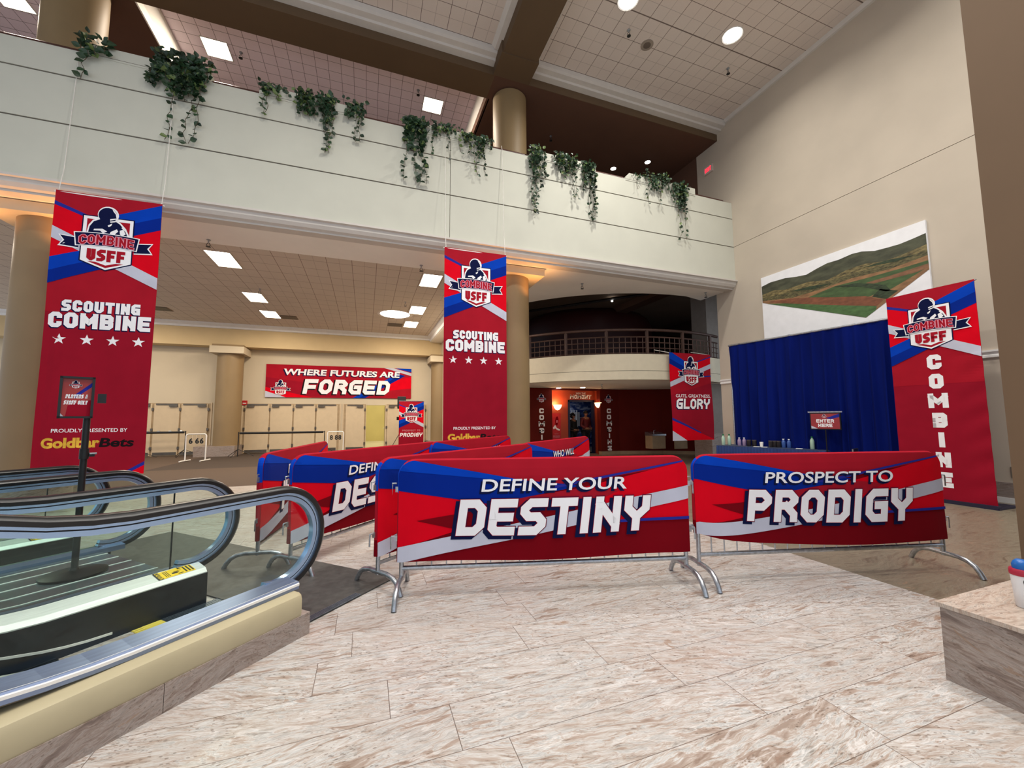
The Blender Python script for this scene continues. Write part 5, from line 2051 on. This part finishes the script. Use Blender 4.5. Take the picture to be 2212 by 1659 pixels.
# ------------------------------------------------------------------ low hall: lane stands, numbered frames, speaker, alarm
def lane_stand(xl, xr, y, z, label, clips):
    off = ((xl + xr) / 2, y, 0)
    t = thing('lane_barrier', label, 'lane barrier', off, 0, 'black tube lane barriers before the doors')
    for x in (xl, xr):
        b = B().m(M_black)
        b.cyl((x, y, .02), (x, y, z + .05), .018, 10)
        b.obj('post', t, off)
        for a in (.3, 2.4, 4.5):
            b = B().m(M_black)
            b.tube([(x, y, .3), (x + .55 * math.cos(a), y + .45 * math.sin(a), .012)], .011, 6)
            b.obj('leg', t, off)
    b = B().m(M_black)
    b.cyl((xl + .05, y, z), (xr - .05, y, z), .045, 14)
    b.cyl((xl, y, z + .01), (xr, y, z + .01), .014, 8)
    b.obj('tube', t, off, True)
    for i in range(clips):
        x = xl + (xr - xl) * (i + .6) / clips
        b = B().m(M_galv)
        b.cyl((x - .04, y, z + .05), (x + .04, y, z + .05), .022, 8)
        b.obj('clip', t, off)


lane_stand(-8.25, -6.78, 19.77, .98, 'black tube lane barrier left of the white 6 66 frame', 4)
lane_stand(-4.734, -1.62, 18.87, .93, 'black tube lane barrier left of the white 8 88 frame', 0)


def num_frame(x0, x1, y, z, txt, label):
    off = ((x0 + x1) / 2, y, 0)
    t = thing('number_frame', label, 'sign', off, 0, 'white pipe frames with numbers')
    b = B().m(M_white)
    b.tube([(x0, y, .03), (x0, y, z - .06), (x0 + .02, y, z - .02), (x0 + .06, y, z), (x1 - .06, y, z), (x1 - .02, y, z - .02), (x1, y, z - .06), (x1, y, .03)], .022, 10)
    b.obj('pipe_frame', t, off, True)
    for x in (x0, x1):
        b = B().m(M_white)
        b.cyl((x - .05, y - .32, .024), (x + .05, y + .32, .024), .023, 10)
        b.obj('foot', t, off)
    for k_, ch in zip((-.16, .03, .165), txt.replace(' ', '')):
        g = G()
        g.ftext(M_black, ch, (x0 + x1) / 2 + k_, 0, .185, .045, width=.115)
        b = B()
        g.build(b, lambda x, yy, l: (x, y - .005 - l, z - .33 + yy))
        b.obj('digit', t, off, fix=False)
    b = B().m(M_white)
    for k in (-.12, .0, .12):
        b.cyl(((x0 + x1) / 2 + k, y, z - .15), ((x0 + x1) / 2 + k, y, z), .003, 6)
    b.obj('hanger', t, off)


num_frame(-5.99, -5.39, 17.54, .96, '6 66', 'white pipe frame with the black numbers 6 66')
num_frame(-1.47, -.86, 18.5, .95, '8 88', 'white pipe frame with the black numbers 8 88')

off = (1.44, 18.0, 0)
t = thing('speaker_stand', 'black tripod stand holding the loudspeaker behind the PRODIGY roll-up', 'speaker stand', off)
b = B().m(M_black)
b.cyl((1.44, 18, .3), (1.44, 18, 1.9), .022, 10)
b.obj('pole', t, off)
for a in (2.9, 5.0, 7.1):
    b = B().m(M_black)
    b.tube([(1.44, 18, .95), (1.44 + .52 * math.cos(a), 18 + .52 * math.sin(a), .012)], .013, 6)
    b.tube([(1.44, 18, .34), (1.44 + .40 * math.cos(a), 18 + .40 * math.sin(a), .22)], .008, 6)
    b.obj('leg', t, off)
b = B().m(M_black)
b.cbox((1.33, 17.95, 1.48), (.16, .06, .14))
b.obj('control_box', t, off)
t = thing('loudspeaker', 'black loudspeaker on the tripod beside the FORGED banner', 'speaker', (1.44, 18, 1.9))
b = B().m(M_black)
b.prism([(-.18, -.16, 0), (.18, -.16, 0), (.14, .16, 0), (-.14, .16, 0)], (0, 0, .52))
b.bevel(.015)
b.obj('cabinet', t)
b = B().m(mat('speaker_mesh', (40, 40, 44), .6, .3))
b.box((-.15, -.172, .04), (.15, -.161, .48))
b.obj('grille', t)
t = thing('fire_alarm', 'small red fire alarm box on the wall right of the far left column', 'alarm', (-4.97, 20.47, 2.2))
b = B().m(mat('alarm_red', (176, 30, 34), .45))
b.cbox((0, 0, 0), (.2, .06, .2))
b.bevel(.01)
b.obj('housing', t)
b = B().m(M_white)
b.cbox((0, -.035, -.02), (.13, .008, .035))
b.obj('strobe', t)

# ------------------------------------------------------------------ theatre portal details
M_lt = mat('portal_letters', (250, 246, 242), .5, var=.02)
for x0, s in ((5.97, 'vertical COMBINE letters with emblem on the dark red wall left of the portal'), (8.92, 'vertical COMBINE letters with emblem on the dark red wall right of the portal')):
    off = (x0 + .25, YP, 1.4)
    g = G()
    logo(g, x0 + .25, 2.32, .2, False)
    for i, ch in enumerate('COMBINE'):
        g.stext(M_lt, ch, x0 + .25, 1.64 - i * .247, .19 if ch != 'M' else .2, .185, .29, .1)
    b = B()
    g.build(b, lambda x, y, l: (x, YP - .004 - l, y))
    o = b.obj('wall_lettering', None, off, fix=False)
    o.location = off
    tag(o, s, 'lettering', 'lettering on the theatre front')
off = (8.3, YD, 2.3)
g = G()
g.ftext(M_lt, 'WIN THE', 8.3, 2.43, .075, .012, .1, width=.46)
g.stext(M_lt, 'MOMENT', 8.3, 2.235, .14, .17, .26, .14, .15, width=.98)
b = B()
g.build(b, lambda x, y, l: (x, YD - .004 - l, y))
o = b.obj('wall_lettering', None, off, fix=False)
o.location = off
tag(o, 'WIN THE MOMENT lettering above the portal door', 'lettering', 'lettering on the theatre front')
M_shade = emit('sconce_glow', (255, 214, 160), 4)
for x, y, z, s in ((7.15, 14.42, 1.90, 'glowing half-bowl wall sconce left of the portal door'), (8.81, 14.06, 1.98, 'glowing half-bowl wall sconce at the right edge of the portal')):
    t = thing('wall_sconce', s, 'wall lamp', (x, y, z), 0, 'sconces of the portal')
    b = B().m(M_shade)
    b.lathe([(.02, -.13), (.08, -.10), (.14, -.02), (.165, .08), (.15, .08), (.12, -.01), (.02, -.09)], (0, 0, 0), 24)
    b.obj('shade', t, smooth=True)
    b = B().m(M_rail2)
    b.cbox((0 if x < 8 else .02, .09 if x < 8 else 0, -.03), (.05, .17, .05))
    b.obj('bracket', t)
    lamp('sconce_lamp', 'POINT', (x, y - .02, z + .14), 11, (1.0, .62, .30), .05)
off = (7.2, YD, 1.0)
t = thing('portal_poster', 'red poster with a jumping player on the portal back wall, under the left sconce', 'poster', off)
M_po = mat('poster_red', (190, 30, 34), .5, var=.1)
g = G()
g.poly(M_po, [(0, 0), (.56, 0), (.56, 1.2), (0, 1.2)])
g.poly(INK['white'], [(.05, .62), (.2, .74), (.3, .62), (.5, .55), (.46, .5), (.3, .54), (.2, .60), (.1, .56)])
g.poly(INK['dark'], [(.22, .72), (.34, .72), (.42, .95), (.36, 1.08), (.26, 1.05), (.2, .9)])
g.poly(INK['pink'], [(.28, .82), (.34, .82), (.35, .92), (.29, .93)])
g.ftext(INK['dim'], "WHAT'S A", .28, .36, .045, .01, width=.26)
g.stext(INK['dim'], 'PRODIGY', .28, .22, .05, .10, .2, .14, width=.44)
b = B()
g.build(b, lambda x, y, l: (6.98 + x * .7, YD - .003 - l, .45 + y))
b.m(M_po)
b.obj('print', t, off, fix=False)

# beige fixtures under the GUTS banner
FX = [(10.62, 12.86, .62, .42, .62, .26, 'beige drinking fountain with a metal basin left under the GLORY banner', True), (11.55, 12.62, .62, .36, .40, .24, 'beige square wall panel under the middle of the GLORY banner', False), (12.55, 12.16, .6, .32, .40, .22, 'beige square wall panel under the right corner of the GLORY banner', False)]
for x, y, w, d, h, z, s, basin in FX:
    t = thing('drinking_fountain' if basin else 'access_panel', s, 'fountain' if basin else 'panel', (x, y, z))
    b = B().m(M_tan)
    b.box((-w / 2, -.12 if basin else -.02, 0), (w / 2, .3 if basin else .02, h - (.1 if basin else 0)))
    b.bevel(.012)
    b.obj('cabinet', t)
    if basin:
        b = B().m(M_galv)
        b.prism([(-w / 2 - .01, -.15, h - .12), (-w / 2 - .01, -.15, h - .06), (-w / 2 - .01, .3, h + .02), (-w / 2 - .01, .3, h - .12)], (w + .02, 0, 0))
        b.obj('basin', t)
        b = B().m(M_galv)
        b.tube([(-.18, -.05, h - .04), (-.18, -.05, h + .07), (-.1, -.05, h + .09)], .014, 8)
        b.obj('spout', t)
b = B().m(mat('door_dark_red', (92, 22, 20), .5, var=.08))
b.box((12.1, 12.02, 0), (13.0, 12.1, 2.1))
b.m(M_tan)
d = struct(b, 'door_13')
b = B().m(M_galv)
b.lathe([(.03, 0), (.035, .03), (.001, .05)], (12.85, 12.0, .98), 14)
b.obj('door_knob', d)

# ------------------------------------------------------------------ two people in the portal
def person(name_label, loc, rot, top, hairc, skin, pants, woman):
    t = thing('person', name_label, 'person', loc, rot)
    H_ = 1.74 if not woman else 1.63
    k = H_ / 1.74
    P = {}
    J = dict(pel=(0, 0, .93), waist=(0, 0, 1.08), chest=(0, -.01, 1.30), sh=(0, 0, 1.43), neck=(0, -.005, 1.50), head0=(0, -.02, 1.57), head1=(0, -.025, 1.66),
             lh=(.10, 0, .88), lk=(.11, -.02, .50), la=(.11, .01, .09), lt=(.12, -.14, .035),
             rh=(-.10, 0, .88), rk=(-.11, -.01, .50), ra=(-.12, .02, .09), rt=(-.14, -.12, .035),
             ls=(.19, 0, 1.42), le=(.25, .02, 1.14), lw=(.17, -.17, 1.02), rs=(-.19, 0, 1.42), re=(-.25, .02, 1.14), rw=(-.15, -.17, 1.03))
    R_ = dict(pel=.145, waist=.13, chest=.155, sh=.11, neck=.052, head0=.07, head1=.098, lh=.095, lk=.06, la=.042, lt=.035, rh=.095, rk=.06, ra=.042, rt=.035,
              ls=.07, le=.05, lw=.036, rs=.07, re=.05, rw=.036)
    E_ = [('pel', 'waist'), ('waist', 'chest'), ('chest', 'sh'), ('sh', 'neck'), ('neck', 'head0'), ('head0', 'head1'), ('pel', 'lh'), ('lh', 'lk'), ('lk', 'la'), ('la', 'lt'), ('pel', 'rh'), ('rh', 'rk'), ('rk', 'ra'), ('ra', 'rt'),
          ('sh', 'ls'), ('ls', 'le'), ('le', 'lw'), ('sh', 'rs'), ('rs', 're'), ('re', 'rw')]
    # fingers and thumb at each wrist
    for s_, w_ in ((1, 'lw'), (-1, 'rw')):
        wx, wy, wz = J[w_]
        J[w_ + 'p'] = (wx - s_ * .06, wy - .05, wz - .01)
        R_[w_ + 'p'] = .03
        E_.append((w_, w_ + 'p'))
        for i in range(4):
            n_ = w_ + 'f%d' % i
            J[n_] = (wx - s_ * (.09 + .012 * (i in (1, 2))), wy - .085, wz + .025 - .02 * i)
            J[n_ + 'b'] = (wx - s_ * (.125 + .012 * (i in (1, 2))), wy - .08, wz + .015 - .02 * i)
            R_[n_] = R_[n_ + 'b'] = .0095
            E_ += [(w_ + 'p', n_), (n_, n_ + 'b')]
        J[w_ + 't'] = (wx - s_ * .05, wy - .085, wz + .04)
        R_[w_ + 't'] = .011
        E_.append((w_ + 'p', w_ + 't'))
    names = list(J)

    def skin_mesh(nm, edges, material, grow=0.0, rmap=R_, mats=None):
        used = [n_ for n_ in names if any(n_ in e for e in edges)]
        me = bpy.data.meshes.new(nm)
        me.from_pydata([tuple(c_ * k for c_ in J[n_]) for n_ in used], [(used.index(a), used.index(b_)) for a, b_ in edges], [])
        o = bpy.data.objects.new(nm, me)
        COL.objects.link(o)
        md = o.modifiers.new('skin', 'SKIN')
        md.use_smooth_shade = True
        for i, n_ in enumerate(used):
            r_ = (rmap[n_] + grow) * k
            sv = me.skin_vertices[0].data[i]
            sv.radius = (r_, r_ * (.82 if n_ in ('pel', 'waist', 'chest', 'sh') else 1))
            sv.use_root = (i == 0)
        sub = o.modifiers.new('sub', 'SUBSURF')
        sub.levels = sub.render_levels = 2
        me.materials.append(material)
        o.parent = t
        return o
    skin_mesh('body', E_, skin)
    skin_mesh('jacket', [e for e in E_ if e[0] in ('pel', 'waist', 'chest', 'sh', 'ls', 'rs', 'le', 're') and e[1] in ('waist', 'chest', 'sh', 'ls', 'rs', 'le', 're', 'lw', 'rw')] + ([('pel', 'lh'), ('pel', 'rh')] if woman else []), top, .016)
    skin_mesh('trousers', [('pel', 'lh'), ('lh', 'lk'), ('lk', 'la'), ('pel', 'rh'), ('rh', 'rk'), ('rk', 'ra')], pants, .012)
    b = B().m(M_black)
    for s_ in (1, -1):
        b.lathe([(.001, 0), (.05, .0), (.055, .03), (.045, .075), (.001, .085)], (s_ * .115, 0, 0), 14)
        b.box((s_ * .115 - .045, -.2, .0), (s_ * .115 + .045, 0, .05))
    b.obj('shoes', t, smooth=True)
    # face: eyes, nose, mouth, ears
    b = B().m(skin)
    hz = 1.635 * k
    b.lathe([(.001, -.02), (.014, -.012), (.009, .02), (.001, .03)], (0, -.122 * k, hz - .015), 10)
    for s_ in (1, -1):
        b.lathe([(.001, -.03), (.014, -.015), (.014, .015), (.001, .03)], (s_ * .088 * k, -.01, hz), 8)
    b.m(M_black)
    for s_ in (1, -1):
        b.lathe([(.001, -.007), (.011, 0), (.001, .007)], (s_ * .035, -.108 * k, hz + .018), 8)
    b.m(mat('lip_rose', (140, 72, 66), .5))
    b.cbox((0, -.104 * k, hz - .055), (.042, .014, .011))
    b.obj('face', t)
    b = B().m(hairc)
    hr = random.Random(3)
    hc = Vector((0, .002, 1.66 * k))
    if woman:
        for i in range(60):
            a, e_ = hr.uniform(0, 2 * PI), hr.uniform(-.9, 1.5)
            d = Vector((math.cos(a) * math.cos(e_), math.sin(a) * math.cos(e_), math.sin(e_)))
            if d.y < -.35 and d.z < .5:
                continue
            c_ = hc + d * .09
            b.lathe([(.001, -.045), (.035, -.025), (.045, 0), (.035, .025), (.001, .045)], c_, 8)
    else:
        rings = []
        for j in range(7):
            e_ = -.15 + 1.7 * j / 6
            rings.append([(hc.x + .108 * k * math.cos(e_) * math.cos(a), hc.y - .012 + (.112 if math.sin(a) > -.3 else .085) * k * math.cos(e_) * math.sin(a), hc.z + .115 * k * math.sin(e_) + (.03 if math.sin(a) < -.3 and j == 0 else 0)) for a in [2 * PI * q / 20 for q in range(20)]])
        b.loft(rings)
    b.obj('hair', t, smooth=True)
    return t


person('man in a dark red jacket and dark trousers standing in the portal doorway', (8.68, 14.9, 0), .25, mat('jacket_red', (92, 12, 20), .7), mat('hair_black', (20, 16, 15), .6), mat('skin_warm', (150, 104, 80), .5), mat('trousers_dark', (20, 18, 22), .8), False)
person('woman with dark curly hair and black coat in the portal, left of the man', (8.20, 15.12, 0), .45, mat('coat_black', (14, 14, 18), .8), mat('hair_black', (20, 16, 15), .6), mat('skin_warm', (150, 104, 80), .5), mat('trousers_dark', (20, 18, 22), .8), True)

# ------------------------------------------------------------------ small dark spot of dirt on the floor and wall outlet
b = B().m(M_groove)
b.box((XW - .012, 3.44, .42), (XW, 3.56, .6))
tag(b.obj('wall_outlet', None), 'small grey outlet plate low on the tan wall by the pillar', 'outlet')
